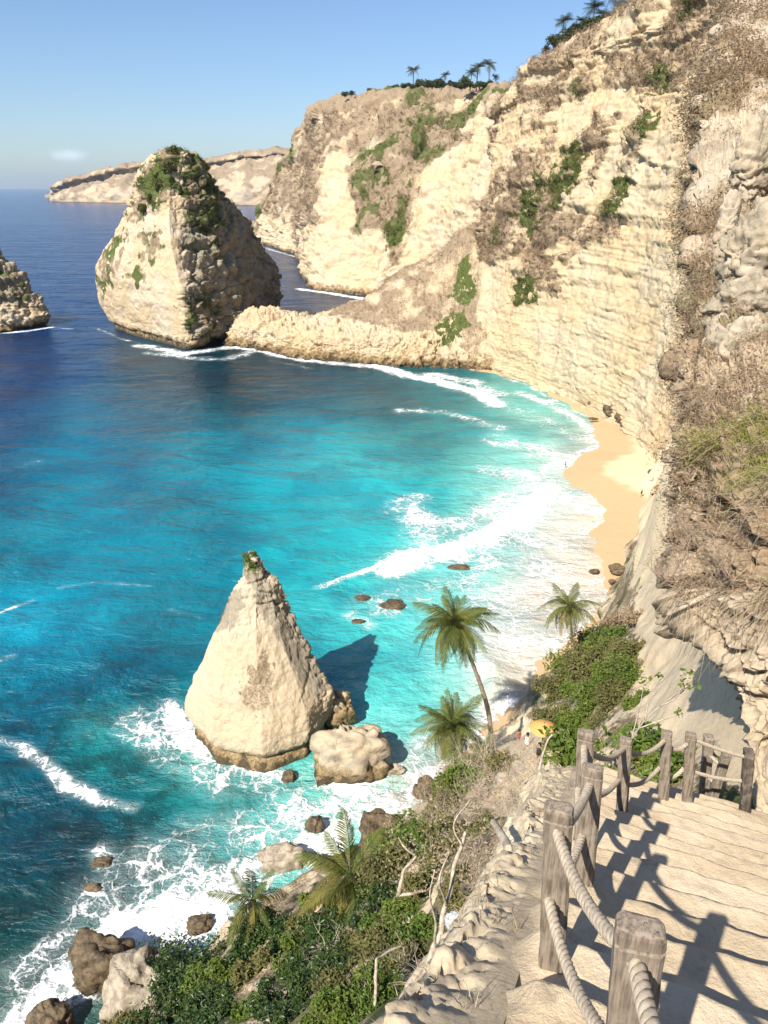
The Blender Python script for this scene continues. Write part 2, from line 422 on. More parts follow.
# one faint cloud low over the sea
tc = wt.nodes.new('ShaderNodeTexCoord')
cdir = Vector(ray(68, 155)).normalized()
vm = wt.nodes.new('ShaderNodeVectorMath'); vm.operation = 'SUBTRACT'; wt.links.new(tc.outputs['Generated'], vm.inputs[0]); vm.inputs[1].default_value = cdir
vs = wt.nodes.new('ShaderNodeVectorMath'); vs.operation = 'MULTIPLY'; wt.links.new(vm.outputs[0], vs.inputs[0]); vs.inputs[1].default_value = (48, 48, 140)
vl = wt.nodes.new('ShaderNodeVectorMath'); vl.operation = 'LENGTH'; wt.links.new(vs.outputs[0], vl.inputs[0])
nn = wt.nodes.new('ShaderNodeTexNoise'); nn.inputs['Scale'].default_value = 60; nn.inputs['Detail'].default_value = 6; wt.links.new(tc.outputs['Generated'], nn.inputs['Vector'])
mm = wt.nodes.new('ShaderNodeMath'); mm.operation = 'SUBTRACT'; wt.links.new(nn.outputs[0], mm.inputs[0]); wt.links.new(vl.outputs['Value'], mm.inputs[1])
mr = wt.nodes.new('ShaderNodeMapRange'); mr.interpolation_type = 'SMOOTHSTEP'; wt.links.new(mm.outputs[0], mr.inputs[0])
mr.inputs[1].default_value = -.75; mr.inputs[2].default_value = .35; mr.inputs[3].default_value = 0; mr.inputs[4].default_value = .5
mxw = wt.nodes.new('ShaderNodeMix'); mxw.data_type = 'RGBA'; wt.links.new(mr.outputs[0], mxw.inputs[0])
wt.links.new(sky.outputs[0], mxw.inputs[6]); mxw.inputs[7].default_value = (8.5, 8.8, 9.4, 1)
mt_ = wt.nodes.new('ShaderNodeMix'); mt_.data_type = 'RGBA'; mt_.blend_type = 'MULTIPLY'; mt_.inputs[0].default_value = 1
wt.links.new(mxw.outputs[2], mt_.inputs[6]); mt_.inputs[7].default_value = (.93, .99, 1.08, 1); wt.links.new(mt_.outputs[2], bg.inputs[0])
vset = bpy.context.scene.view_settings
vset.view_transform = 'Standard'; vset.look = 'None'; vset.gamma = 1; vset.exposure = .80; vset.use_curve_mapping = False
bpy.context.scene.display_settings.display_device = 'sRGB'
sc = bpy.context.scene
sc.cycles.max_bounces = 6; sc.cycles.diffuse_bounces = 2; sc.cycles.glossy_bounces = 2; sc.cycles.transmission_bounces = 3
sc.cycles.volume_bounces = 0; sc.cycles.transparent_max_bounces = 4
sc.cycles.use_denoising = True; sc.cycles.caustics_reflective = False; sc.cycles.caustics_refractive = False

# ------------------------------------------------------------ haze
hz = NT('haze_air'); hz.t.nodes.remove(hz.b)
pv = hz.t.nodes.new('ShaderNodeVolumePrincipled'); pv.inputs['Color'].default_value = (.66, .82, 1, 1); pv.inputs['Density'].default_value = .000032
pv.inputs['Anisotropy'].default_value = .2
hz.t.links.new(pv.outputs[0], hz.t.nodes['Material Output'].inputs['Volume'])
S = 34000.
hv = np.array([(x, y, z) for z in (-6, 420) for y in (-S/3, S) for x in (-S, S)])
haze = mk('haze', hv, np.array([(0, 2, 3, 1), (4, 5, 7, 6), (0, 1, 5, 4), (2, 6, 7, 3), (0, 4, 6, 2), (1, 3, 7, 5)]), hz.m, smooth=False)
tag(haze, kind='stuff'); haze['label'] = 'thin pale sea haze fading the far headland'; haze['category'] = 'haze'

# ------------------------------------------------------------ terrain sheets
def pmask(px, py, P, polys, soft=6., rough=14., ns=.08):
    """cover 0..1 from outlines measured on the cliffs, with ragged edges"""
    n = fbm(P, ns, 5, .6)*rough
    m = np.zeros(px.shape)
    for q in polys:
        m = np.maximum(m, sst(-soft, soft, poly_sd(px, py, q)+n))
    return m
def disp_cliff(G, N, amp, s, strata=1., zs=.35, seed=0., veg=None):
    P = G.copy()
    big = fbm(P, s*.25, 3, .5, seed)*amp*2.2
    mid = ridged(P*np.array([1, 1, .45]), s, 5, seed+5)*amp*.9
    # vertical flutes and horizontal beds
    bed = noise(np.stack([P[..., 0]*.02, P[..., 1]*.02, P[..., 2]*zs], -1), 1., seed)*.7+noise(np.stack([P[..., 0]*.04, P[..., 1]*.04, P[..., 2]*zs*3.1], -1), 1., seed+9)*.45
    fine = fbm(P, s*4, 4, .6, seed+3)*amp*.35
    d = big+mid+bed*amp*strata+fine
    return d

CLV = []                       # (points, normals, veg, green) for scattering scrub

def colpts(base, top, sb, rows, prof, zb=None):
    """a cliff column: base pixel on the shore, top pixel, setback; returns points base->top"""
    b = WZ(base[0], base[1], 0. if zb is None else zb)
    t = W(top[0], top[1], b[1]+sb)
    out = []
    for f in rows:
        g = prof(f)            # horizontal progress versus height progress
        p = np.array([b[0]+(t[0]-b[0])*g, b[1]+(t[1]-b[1])*g, b[2]+(t[2]-b[2])*f]); out.append(p)
    return out, b, t

rows = [0, .12, .25, .4, .55, .7, .85, 1.]
steep = lambda f: .55*f+.45*f**2.2
colsM = [ # base px, top px, setback, height at base
 ((255, 236), (257, 232), 10), ((259, 243), (266, 203), 40), ((280, 250), (288, 152), 90), ((300, 256), (312, 113), 120),
 ((302, 276), (326, 104), 220), ((306, 288), (340, 100), 190), ((335, 293), (375, 97), 150), ((368, 297), (412, 93), 150),
 ((392, 297), (452, 90), 140), ((404, 298), (484, 90), 120), ((425, 303), (500, 91), 80), ((462, 316), (530, 92), 75), ((500, 325), (590, 85), 70)]
cols = []
for b_, t_, sb in colsM:
    c_, bb, tt = colpts(b_, t_, sb, rows, steep)
    c_ = [c_[0]+np.array([0, 0, -4])]+c_
    back = tt+np.array([30, 90, 6.]); back2 = tt+np.array([60, 260, 4.])
    cols.append(c_+[back, back2])
net = np.array(cols).transpose(1, 0, 2)
G = refine(net, 330, 470)
N = normals(G); N *= np.sign((N*(np.array([0, 0, H+30])-G)).sum(-1).mean())
px0, py0 = proj(G)
bareB = [[(395, 252), (420, 190), (455, 150), (500, 108), (530, 100), (520, 200), (480, 250), (440, 262), (470, 300), (380, 300)],
         [(300, 300), (300, 235), (330, 215), (350, 235), (385, 225), (395, 262), (380, 300)],
         [(255, 250), (258, 222), (275, 215), (290, 232), (305, 252), (300, 262)],
         [(320, 215), (330, 175), (345, 165), (352, 200), (345, 235)], [(385, 100), (405, 112), (400, 122), (382, 112)],
         [(455, 90), (490, 88), (485, 105), (455, 112)]]
darkB = [[(352, 178), (400, 130), (412, 92), (500, 90), (505, 105), (450, 150), (415, 195), (390, 260), (365, 280), (350, 240)]]
bare = pmask(px0, py0, G, bareB, 5, 13, .035)
dark = pmask(px0, py0, G, darkB, 5, 10, .03)*(1-bare)
nz_ = fbm(G, .03, 5, .6, 4.); nb_ = fbm(G*np.array([1, 1, .6]), .06, 5, .65, 44.)
veg = np.clip(.72-.95*bare+.25*dark+.75*nz_+.5*nb_, 0, 1)
veg = np.where(np.arange(G.shape[0])[:, None] > 245, np.maximum(veg, .8), veg)
grn = np.clip(.1+.5*dark*(nb_ > 0)+.9*sst(.35, .6, fbm(G, .02, 3, .5, 77.)), 0, 1)
gry = np.clip(.15+.5*dark+.4*nz_-.3*bare, 0, 1)
d = disp_cliff(G, N, 3.8, .03, .35, .16, 2.)+blocks(G*np.array([1, 1, 1.3]), .045, 3.)*3.5*(1-.6*bare)+blocks(G*np.array([1, 1, 1.6]), .13, 3.)*1.3
d *= sst(0, .12, np.linspace(0, 1, G.shape[0]))[:, None]*.9+.1
G2 = G+N*(d+veg*1.5*fbm(G, .25, 3)[...])[..., None]
hl = mk('headland', G2.reshape(-1, 3), grid_faces(*G.shape[:2]), M['cliff'], attrs={'mask': np.stack([veg, grn, gry], -1).reshape(-1, 3)})
tag(hl, 'cream limestone headland with brown scrub behind the big sea stack', 'headland', kind='structure')
CLV.append((G2[:245], N[:245], veg[:245], grn[:245], 2.6, 3600))

# main cliff behind the beach
rowsD = [0, .08, .18, .3, .42, .55, .68, .8, .9, 1.]
profD = lambda f: .35*f+.65*f**2
colsD = [((490, 345), (530, 98), 120, 0), ((474, 362), (502, 104), 95, 0), ((484, 366), (512, 102), 70, 0), ((500, 369), (535, 68), 62, 1.5), ((535, 377), (570, 44), 62, 2.5), ((568, 388), (606, 30), 60, 3), ((598, 402), (650, 13), 55, 3),
         ((625, 418), (690, -12), 50, 3), ((648, 437), (735, -40), 42, 3), ((662, 455), (790, -70), 30, 3), ((668, 478), (860, -90), 16, 3), ((664, 500), (930, -90), 6, 3)]
cols = []
for b_, t_, sb, z0 in colsD:
    c_, bb, tt = colpts(b_, t_, sb, rowsD, profD, z0)
    c_ = [c_[0]+np.array([-.5, -1.5, -5])]+c_
    cols.append(c_+[tt+np.array([25, 30, 4.]), tt+np.array([90, 90, 6.])])
net = np.array(cols).transpose(1, 0, 2)
G = refine(net, 460, 560)
N = normals(G); N *= np.sign((N*(np.array([0, 0, H+20])-G)).sum(-1).mean())
px0, py0 = proj(G)
bareD = [[(480, 375), (468, 262), (500, 262), (530, 285), (560, 300), (572, 268), (600, 250), (625, 235), (640, 205), (650, 160), (672, 165), (700, 170), (705, 300), (700, 420), (670, 500), (640, 440), (560, 390)],
         [(498, 165), (505, 120), (528, 105), (524, 140), (510, 165)], [(560, 110), (600, 95), (645, 85), (630, 112), (600, 120), (585, 150), (565, 150)],
         [(640, 95), (650, 105), (628, 160), (600, 215), (588, 215), (612, 160)], [(700, 118), (712, 85), (740, 60), (762, 75), (755, 105), (715, 125)],
         [(655, 165), (660, 110), (690, 100), (700, 135), (700, 175)], [(578, 178), (590, 155), (602, 165), (592, 182)], [(530, 75), (560, 70), (555, 82), (528, 86)],
         [(480, 170), (490, 150), (500, 175), (478, 215), (472, 205)], [(700, 45), (716, 20), (722, 60), (708, 85)]]
greenD = [[(560, 190), (580, 150), (592, 140), (590, 170), (578, 195), (560, 215)], [(545, 170), (552, 185), (550, 205), (540, 205)], [(612, 215), (622, 185), (632, 178), (634, 200), (622, 218)],
          [(510, 300), (522, 280), (540, 275), (540, 298), (520, 305)], [(655, 80), (668, 65), (680, 62), (672, 85), (660, 100)], [(520, 220), (525, 195), (540, 190), (545, 225), (530, 238)],
          [(650, 130), (660, 115), (667, 128), (660, 142)], [(524, 235), (540, 220), (536, 240)]]
bare = pmask(px0, py0, G, bareD, 4, 10, .09)
grm = pmask(px0, py0, G, greenD, 3, 14, .22)*(fbm(G, .35, 4, .6, 8.) > -.22)
nz_ = fbm(G, .06, 5, .6, 4.); nb_ = fbm(G*np.array([1, 1, 1.6]), .16, 5, .65, 44.)
dg = fbm(np.stack([G[..., 0]+G[..., 2]*.55, G[..., 1], (G[..., 2]-G[..., 0]*.55)*.28], -1), .09, 5, .6, 61.)
veg = np.clip(.66-1.05*bare+.45*nz_+.5*nb_+.7*dg, 0, 1)
rock_patch = sst(.25, .45, noise(G*np.array([1, 1, 3.]), .06, 21.))*(1-bare)
veg = np.clip(veg-rock_patch*.45, 0, 1)
veg = np.maximum(veg, grm)
rr = np.arange(G.shape[0])[:, None]/G.shape[0]
veg = np.where(rr > .84, np.maximum(veg, .8), veg)
low = (py0 > 310)
veg = np.where(low, np.clip(veg-.5, 0, 1), veg)
grn = np.clip(grm+.55*sst(.3, .55, fbm(G, .05, 3, .5, 77.)), 0, 1)
gry = np.clip(.1+.45*nz_+.35*rock_patch-.1*bare, 0, 1)
d = disp_cliff(G, N, 1.35, .09, .45+.5*noise(G, .03, 71.), .42, 12.)
d += -1.6*(1-bare)*0+veg*(.5+1.2*fbm(G, .5, 3))
d += 2.2*sst(.1, .5, fbm(G, .03, 3, .5, 31.))*(1-bare)
d += blocks(G*np.array([1, 1, 1.8]), .10, 3.)*1.5*(1-.75*bare)*(1-.5*veg)+blocks(G*np.array([1, 1, 1.8]), .32, 7.)*.5*(1-.5*veg)*(1-.6*bare)
# bold ledges in the upper half
led = np.abs(((G[..., 2]+3*noise(G, .05, 5.))/9.) % 1-.5)*2
d += sst(.4, .6, led)*1.5*(1-bare*.85)*sst(30, 60, G[..., 2])
G2 = G+N*d[..., None]
mc = mk('cliff', G2.reshape(-1, 3), grid_faces(*G.shape[:2]), M['cliff_dry'], attrs={'mask': np.stack([veg, grn, gry], -1).reshape(-1, 3)})
tag(mc, 'tall cream limestone cliff with brown scrub rising behind the beach', 'cliff', kind='structure')
CLV.append((G2[:400], N[:400], veg[:400]*(1-low[:400]), grn[:400], 1.35, 9500))

# low promontory reaching out to the big stack
cc = [((222, 344), (228, 334), (232, 324)), ((240, 347), (242, 330), (244, 318)), ((262, 350), (262, 328), (265, 313)), ((300, 357), (300, 336), (300, 319)), ((340, 361), (338, 336), (333, 313)), ((380, 364), (376, 334), (368, 296)),
      ((420, 366), (415, 340), (403, 276)), ((455, 368), (450, 346), (436, 256)), ((486, 370), (480, 346), (466, 236)), ((515, 374), (505, 345), (492, 232))]
cols = []
for b_, m_, t_ in cc:
    b = WZ(*b_); k = (b_[0]-222)/290.
    mi = W(*m_, b[1]+4+5*k); t = W(*t_, b[1]+14+60*k)
    q = mi*.6+t*.4+np.array([0, -3*k, .6])
    a = b+(mi-b)*.5; a[1] -= .5
    bk = t+np.array([8, 14+20*k, -t[2]*.45]); bk2 = t+np.array([14, 24+50*k, -t[2]-4])
    cols.append([b+np.array([0, 0, -4]), b, a, mi, q, t, bk, bk2])
net = np.array(cols).transpose(1, 0, 2)
G = refine(net, 230, 560)
N = normals(G); N *= np.sign(N[..., 2:3]+1e-6*0+.001)
px0, py0 = proj(G)
bareC = [[(225, 350), (230, 318), (262, 308), (305, 316), (335, 322), (370, 322), (400, 335), (440, 335), (470, 350), (500, 380), (300, 372)]]
grC = [[(430, 345), (440, 318), (465, 312), (470, 330), (450, 348)], [(450, 300), (455, 270), (470, 260), (478, 300), (470, 312)]]
bare = pmask(px0, py0, G, bareC, 4, 12, .1); grm = pmask(px0, py0, G, grC, 3, 6, .2)
nz_ = fbm(G, .1, 5, .6, 14.)
veg = np.clip(np.maximum(.70-1.1*bare+.9*nz_, grm*.9*(fbm(G, .3, 4, .6) > -.15)), 0, 1)
grn = np.clip(grm+.1*(nz_ > .3), 0, 1); gry = np.clip(.1+.4*nz_, 0, 1)
d = disp_cliff(G, N, .9, .16, .5, .5, 42.)
jag = ridged(G, .22, 4, 8.)*1.8*bare
d += (3.2*ridged(G*np.array([1, .35, .35]), .045, 5, 18.)+.9*fbm(G, .25, 4))*(1-bare)*sst(0, 60, G[..., 0]-WZ(300, 357)[0])
d += (blocks(G, .22, 3.)*1.2+blocks(G, .6, 3.)*.45)*bare
G2 = G+N*(d+jag+veg*.5*fbm(G, .6, 3))[..., None]
pr = mk('promontory', G2.reshape(-1, 3), grid_faces(*G.shape[:2]), M['cliff'], attrs={'mask': np.stack([veg, grn, gry], -1).reshape(-1, 3)})
tag(pr, 'low rocky promontory joining the cliff to the big sea stack', 'promontory', kind='structure')
CLV.append((G2[90:200], N[90:200], veg[90:200], grn[90:200], .9, 1800))

# far headland on the horizon
top = [(50, 199), (58, 186), (75, 181), (100, 174), (128, 168), (150, 166), (175, 170), (200, 165), (225, 160), (255, 155), (285, 154), (310, 150), (345, 150)]
cols = []
for i, (x, y) in enumerate(top):
    Yb = 3600-90*i; t = W(x, y, Yb+420); b = W(x, y, Yb); b[2] = 0
    hgt = t[2]
    m1 = b+np.array([0, 30, hgt*.42]); m2 = b+np.array([5, 160, hgt*.62]); m3 = b+np.array([5, 300, hgt*.88])
    cols.append([b+np.array([0, 0, -5]), b, m1, m2, m3, t, t+np.array([60, 500, 0]), t+np.array([100, 1500, -60])])
net = np.array(cols).transpose(1, 0, 2)
G = refine(net, 130, 420)
N = normals(G); N *= np.sign(N[..., 2:3]+.001)
nz_ = fbm(G, .006, 5, .6, 3.); n4 = fbm(G*np.array([1, 1, 3.]), .012, 5, .6, 33.)
rr = np.linspace(0, 1, 130)[:, None]
zrel = G[..., 2]/np.maximum(G[..., 2].max(0)[None], 1)
veg = np.clip(.1+.65*sst(.2, .6, zrel+.5*n4)+1.1*n4, 0, 1)
G2 = G+N*(26*ridged(G, .009, 6, 3.)+12*n4)[..., None]*sst(.1, .3, rr)[..., None]
G2[..., 2] = np.where(rr < .12, G[..., 2], G2[..., 2])
fh = mk('far_headland', G2.reshape(-1, 3), grid_faces(*G.shape[:2]), M['far'], attrs={'mask': np.stack([veg, .15+0*veg, .1+0*veg], -1).reshape(-1, 3)})
tag(fh, 'hazy distant headland low on the horizon', 'headland', kind='structure')

# ------------------------------------------------------------ sea
K = .76
def lin(c):
    c = np.asarray(c, float)/255.; return np.where(c <= .04045, c/12.92, ((c+.055)/1.055)**2.4)
CP = [(-60,195,38,88,150),(0,200,32,82,148),(60,230,20,66,132),(0,260,14,62,128),(230,215,32,82,148),(300,280,24,68,118),(50,300,16,68,132),(330,300,25,65,105),(60,350,12,68,122),
(150,375,42,80,104),(20,420,5,68,118),(150,420,35,92,120),(230,390,13,62,78),(300,400,28,76,96),(380,420,42,92,108),(440,430,58,115,122),(100,440,0,108,142),(60,452,0,130,160),(20,480,5,80,115),
(200,450,0,135,160),(300,440,0,150,175),(350,460,60,190,200),(420,462,60,185,190),(460,408,60,130,140),(500,425,110,190,190),(530,400,155,205,195),(565,420,175,212,200),(500,460,145,208,205),(530,480,200,222,215),
(60,520,0,140,165),(200,520,0,125,150),(300,510,0,160,180),(380,500,30,180,195),(20,560,0,115,140),(100,560,0,125,155),(80,610,0,145,175),(30,620,0,150,185),(180,590,0,120,145),(320,560,30,165,180),
(360,600,80,190,195),(440,575,120,200,200),(500,560,170,215,210),(550,560,220,215,205),(565,600,232,212,195),(520,645,228,214,198),(590,620,234,206,180),(60,680,0,110,140),(130,680,0,100,125),(20,730,0,100,125),
(108,742,25,155,155),(60,785,5,82,102),(150,720,10,130,140),(150,790,15,108,118),(200,800,30,135,140),(30,850,10,68,84),(100,870,20,70,80),(20,920,15,65,70),(70,920,20,75,80),(20,980,25,70,65),
(150,900,50,120,120),(300,800,110,195,190),(250,800,60,160,160),(200,760,60,170,165),(330,640,40,160,175),(380,640,90,200,205),(400,680,110,210,210),(450,680,115,205,205),(400,735,140,215,215),
(430,640,130,200,205),(480,640,205,220,215),(480,700,190,215,205),(370,800,150,210,200),(420,765,225,225,205),(505,690,228,202,172),(620,560,235,205,170),(600,450,230,210,190),(200,1050,60,110,110)]
FOAM = [ # pixel polyline, width (m), strength
 ([(395,566),(430,553),(470,546),(505,527),(535,506),(550,488)],3.2,1.25),([(410,508),(432,522),(462,522),(500,508),(530,490)],4.5,.78),([(410,500),(425,540),(440,552)],4,.75),([(320,586),(350,576),(395,562)],.9,.95),([(430,556),(460,556),(500,540),(540,515)],3.,.8),
 ([(550,488),(575,500),(605,512)],4.5,.82),([(520,540),(560,540),(600,530)],6,.6),([(540,570),(600,585)],9,.62),([(480,590),(560,620),(590,625)],8,.6),([(500,655),(560,650)],7,.64),([(500,400),(540,420),(585,440)],5,.5),([(490,560),(540,600),(520,640)],8,.58),([(470,640),(495,690)],4,.55),([(380,600),(440,590),(480,570)],5,.52),
 ([(366,362),(400,373),(440,382),(475,391),(497,404)],3.,1.2),([(430,374),(470,381),(492,392)],4.5,.8),([(400,410),(450,412),(500,428)],3,.6),([(520,392),(560,408),(590,428),(596,448),(570,458),(545,470)],2.6,.8),([(500,440),(540,450),(560,462)],6,.66),([(505,378),(530,386),(562,404),(586,416)],1.2,.7),([(500,470),(540,480)],6,.7),
 ([(140,345),(185,354),(235,346),(270,352),(300,359),(350,364),(372,366)],3.4,.92),([(150,353),(220,360),(250,352)],3.5,.62),([(270,360),(310,368)],2,.4),([(0,333),(25,331),(52,327)],1.8,.95),([(52,327),(72,329)],1.5,.5),([(98,329),(120,338),(150,346)],1.2,.5),
 ([(300,289),(335,294),(366,299),(372,299)],3.2,1.05),([(262,247),(300,258)],3,.7),([(350,296),(372,302)],2,.8),([(55,199),(160,202),(240,205)],14,.8),
 ([(170,705),(178,722),(186,742),(200,752)],1.5,1.05),([(190,752),(240,770),(290,776)],.9,.8),([(140,722),(160,745),(190,762),(250,782)],3.2,.62),([(320,776),(360,790),(395,778)],2.4,.75),([(300,790),(350,800),(400,790)],3,.6),
 ([(22,747),(48,765),(66,783),(96,797),(132,806)],.9,.80),([(20,745),(0,740)],.8,.5),([(90,705),(110,735)],4,.25),
 ([(10,1040),(50,1000),(90,955),(140,925),(200,893),(250,872),(300,852),(335,830),(380,812),(415,795),(430,775)],3.0,1.0),([(120,960),(200,930),(250,950),(300,960)],4,.8),([(300,900),(380,860)],5,.75),([(90,905),(130,885),(200,852),(255,828),(330,800)],4.2,.66),([(60,940),(20,975)],2.5,.6),([(100,850),(110,880),(85,890)],1.6,.6),([(150,840),(200,830)],2,.45),([(330,835),(330,800)],2.5,.7),
 ([(425,785),(450,765),(480,745),(500,715),(512,695)],2.0,1.05),([(400,770),(430,740)],2.5,.6),([(380,600),(395,612)],1.6,.75),([(350,615),(370,625)],1.3,.6),([(440,660),(470,720)],4,.4),
 ([(0,612),(15,606),(32,600)],.5,.62),([(0,660),(12,656)],.8,.5),([(60,588),(100,582),(150,586)],.5,.5),([(170,610),(200,618)],.8,.42),([(10,470),(40,460)],2,.32),([(250,590),(280,585)],.6,.4)]
Yr = np.concatenate([np.geomspace(22, 420, 620), np.geomspace(422, 1400, 330), np.geomspace(1420, 33000, 90)])
kk = np.linspace(-.85, .85, 620)
X = kk[None]*(Yr[:, None]+32); Yg = np.broadcast_to(Yr[:, None], X.shape)
P = np.stack([X, Yg, 0*X], -1); pxs, pys = proj(P)
num = np.zeros(X.shape+(3,)); den = np.full(X.shape, 1e-12)
for c in CP:
    r2 = ((pxs-c[0])**2+((pys-c[1])*1.25)**2)
    wgt = np.exp(-r2/(2*30.**2))+1e-3/(1+r2/400.)**2
    num += wgt[..., None]*lin(c[2:5]); den += wgt
wcol = num/den[..., None]*K
warm = sst(.45, .95, wcol[..., 0]/wcol[..., 1])[..., None]; wcol = wcol*(np.array([.62, 1., .95])*(1-warm)+np.array([1., .96, .96])*warm)
farc = sst(120, 330, Yg)[..., None]; wcol = wcol*(1-farc*np.array([.8, .38, .34]))
foam = np.zeros(X.shape)
vis = Yr < 1200
for line, wd, s_ in FOAM:
    L = [tuple(WZ(*q)[:2]) for q in line]
    d = seg_dist(X, Yg, L)
    wob = 1+.45*noise(P, .12, 3.)
    foam = np.maximum(foam, s_*np.exp(-(d/(wd*1.25*wob))**2))
    foam = np.maximum(foam, s_*.30*np.exp(-(d/(wd*2.6))**2))
foam = foam*(.86+.55*fbm(P, .16, 4, .6, 51.)*(1-.5*sst(1., 1.3, foam))); foam = np.clip(np.where(Yg < 2600, foam, 0), 0, 1.3)
swell = .28*noise(P*np.array([.6, 1, 1]), .06, 2.)+.16*noise(P*np.array([.7, 1, 1]), .2, 5.)+.05*noise(P, .7, 6.)
Z = swell*sst(20, 60, Yg)*(1-.6*sst(.3, .9, foam))-.1
for line, hgt, wd in [(FOAM[0][0], 1.1, 2.2), (FOAM[12][0], 1.3, 3.), (FOAM[3][0], .35, 1.)]:
    L = [tuple(WZ(*q)[:2]) for q in line]; d = seg_dist(X, Yg, L)
    Z += hgt*np.exp(-(d/wd)**2)*(.8+.5*noise(P, .3, 8.))
Z += .35*sst(.6, 1.2, foam)*fbm(P, .8, 3, .6)*(Yg < 400)
shal = sst(560, 760, pys)*sst(330, 150, pxs)
P[..., 2] = Z
sea = mk('sea', P.reshape(-1, 3), grid_faces(*X.shape), M['sea'], attrs={'wcol': wcol.reshape(-1, 3), 'foam': foam.ravel(), 'shallow': shal.ravel()})
tag(sea, 'turquoise bay turning deep blue towards the horizon', 'sea', kind='structure')

# ------------------------------------------------------------ beach
WL = [(470,369),(502,375),(530,383),(548,392),(566,402),(586,412),(598,426),(600,440),(597,449),(574,456),(565,468),(567,482),(586,489),(606,501),(613,512),(604,523),(590,536),(596,552),(612,570),(616,590),(600,618),(572,642),(545,664),(528,685),(509,700),(497,722),(482,745),(450,768)]
wl = [tuple(WZ(*q)[:2]) for q in WL]
land = wl+[(120, 40), (160, 160), (120, 300)]
xs = np.arange(0, 110, .5); ys = np.arange(55, 275, .5)
X, Yg = np.meshgrid(xs, ys); sdv = poly_sd(X, Yg, land)
dl = seg_dist(X, Yg, wl); sdv = np.where(sdv > 0, dl, -dl)
P = np.stack([X, Yg, 0*X], -1)
z = np.where(sdv > 0, .085*sdv, .12*sdv)-.03
z = np.minimum(z, 2.8+.01*sdv)+.10*fbm(P, .12, 4)+.03*noise(P, .9)
P[..., 2] = np.maximum(z, -4)
bch = mk('beach', P.reshape(-1, 3), grid_faces(*X.shape), M['sand'])
tag(bch, 'narrow curved beach of golden sand under the cliff', 'beach', kind='structure')

# ------------------------------------------------------------ hillside below the path
ctl = []
def cw(px, py, Y, dz=0): p = W(px, py, Y); ctl.append((p[0], p[1], p[2]+dz))
def cz(px, py, z): p = WZ(px, py, z); ctl.append(tuple(p))
def cx(x, y, z): ctl.append((x, y, z))
for q in [(60,1050),(105,1024),(150,985),(200,960),(265,905),(330,862),(385,838),(420,812)]: cz(*q, -.3)
for q in [(-20,1050),(60,985),(140,930),(220,890),(300,830),(400,790),(450,755)]: cz(*q, -4)
for q in [(470,770),(497,745),(520,715),(545,690),(560,668),(590,640),(608,615)]: cz(*q, 1.0)
for q in [(470,735),(500,690),(540,655),(580,625)]: cz(*q, -3)
cz(632,592,3); cz(641,562,3); cz(655,525,3.2); cz(664,485,3)
cw(634,602,80); cw(641,578,92); cw(626,618,72); cw(612,608,85,-4); cw(598,624,78,-3); cw(626,590,93,-4); cz(622,575,.6); cz(628,545,1.); cz(642,515,1.3); cz(652,490,1.6); cz(608,600,.2); cz(600,590,-2.5); cz(618,545,-2.); cz(640,500,-1.5)
cw(697,330,80); cw(690,400,80); cw(676,450,85); cw(658,500,95); cw(646,545,106)
cx(55,85,62); cx(70,120,60); cx(80,165,60); cx(40,60,62); cx(45,40,66)
cw(740,700,14); cw(690,650,22); cw(668,602,42); cw(655,640,34); cw(640,720,28); cw(700,720,15); cw(600,680,50); cw(560,720,61); cw(580,780,25); cw(520,800,35)
cw(460,785,50); cw(500,748,60); cw(540,742,64); cw(512,742,62.5); cw(560,800,20); cw(440,850,30); cw(440,950,12); cw(400,1005,14); cw(350,935,28); cw(300,905,39); cw(250,950,38); cw(300,1000,25); cw(200,1000,35); cw(150,1040,36)
cx(0,3,47); cx(1.2,5,46.5); cx(2.6,8,46); cx(4.4,8.3,51.3); cx(6.2,10.5,49.9); cx(-4,2,44); cx(4,4,46); cx(7,5,52); cx(9,9,54); cx(-25,5,25); cx(-30,25,8); cx(-12,12,34); cx(12,12,60); cx(20,20,66)
A_ = np.array(ctl); n_ = len(A_)
Dm = np.hypot(A_[:, None, 0]-A_[None, :, 0], A_[:, None, 1]-A_[None, :, 1])
Kk = np.zeros((n_+3, n_+3)); Kk[:n_, :n_] = Dm-np.eye(n_)*.8; Kk[:n_, n_:] = np.c_[np.ones(n_), A_[:, :2]]; Kk[n_:, :n_] = Kk[:n_, n_:].T
sol = np.linalg.solve(Kk, np.r_[A_[:, 2], 0, 0, 0])
def hill_z(X, Y):
    z = sol[n_]+sol[n_+1]*X+sol[n_+2]*Y
    for i in range(n_): z = z+sol[i]*np.hypot(X-A_[i, 0], Y-A_[i, 1])
    return z
def hill_d(P):
    return fbm(P, .12, 4, .5, 6.)*1.0+ridged(P, .35, 4, 16.)*.45
def hill_pt(x, y):
    P = np.array([[x, y, 0.]]); return float(hill_z(P[:, 0], P[:, 1])[0])
def hill_at_px(px, py, y0=9., y1=130.):
    """first hillside point seen along a sight line"""
    Ys = np.geomspace(y0, y1, 500); r = ray(px, py); t = Ys/r[1]
    zz = hill_z(r[0]*t, Ys); k = np.where(H+r[2]*t < zz)[0]
    i = k[0] if len(k) else 499
    return np.array([r[0]*t[i], Ys[i], zz[i]])
yy = np.concatenate([np.arange(2, 30, .16), np.arange(30, 150, .4)]); kx = np.linspace(-1, 1, 560)
X = kx[None]*(yy[:, None]*.62+14)+6; Yg = np.broadcast_to(yy[:, None], X.shape)
Z = hill_z(X, Yg); P = np.stack([X, Yg, Z], -1)
N = normals(P); N *= np.sign(N[..., 2:3])
fade = sst(7, 13, np.hypot(X-4, Yg-5)*1.)
pxh, pyh = proj(P)
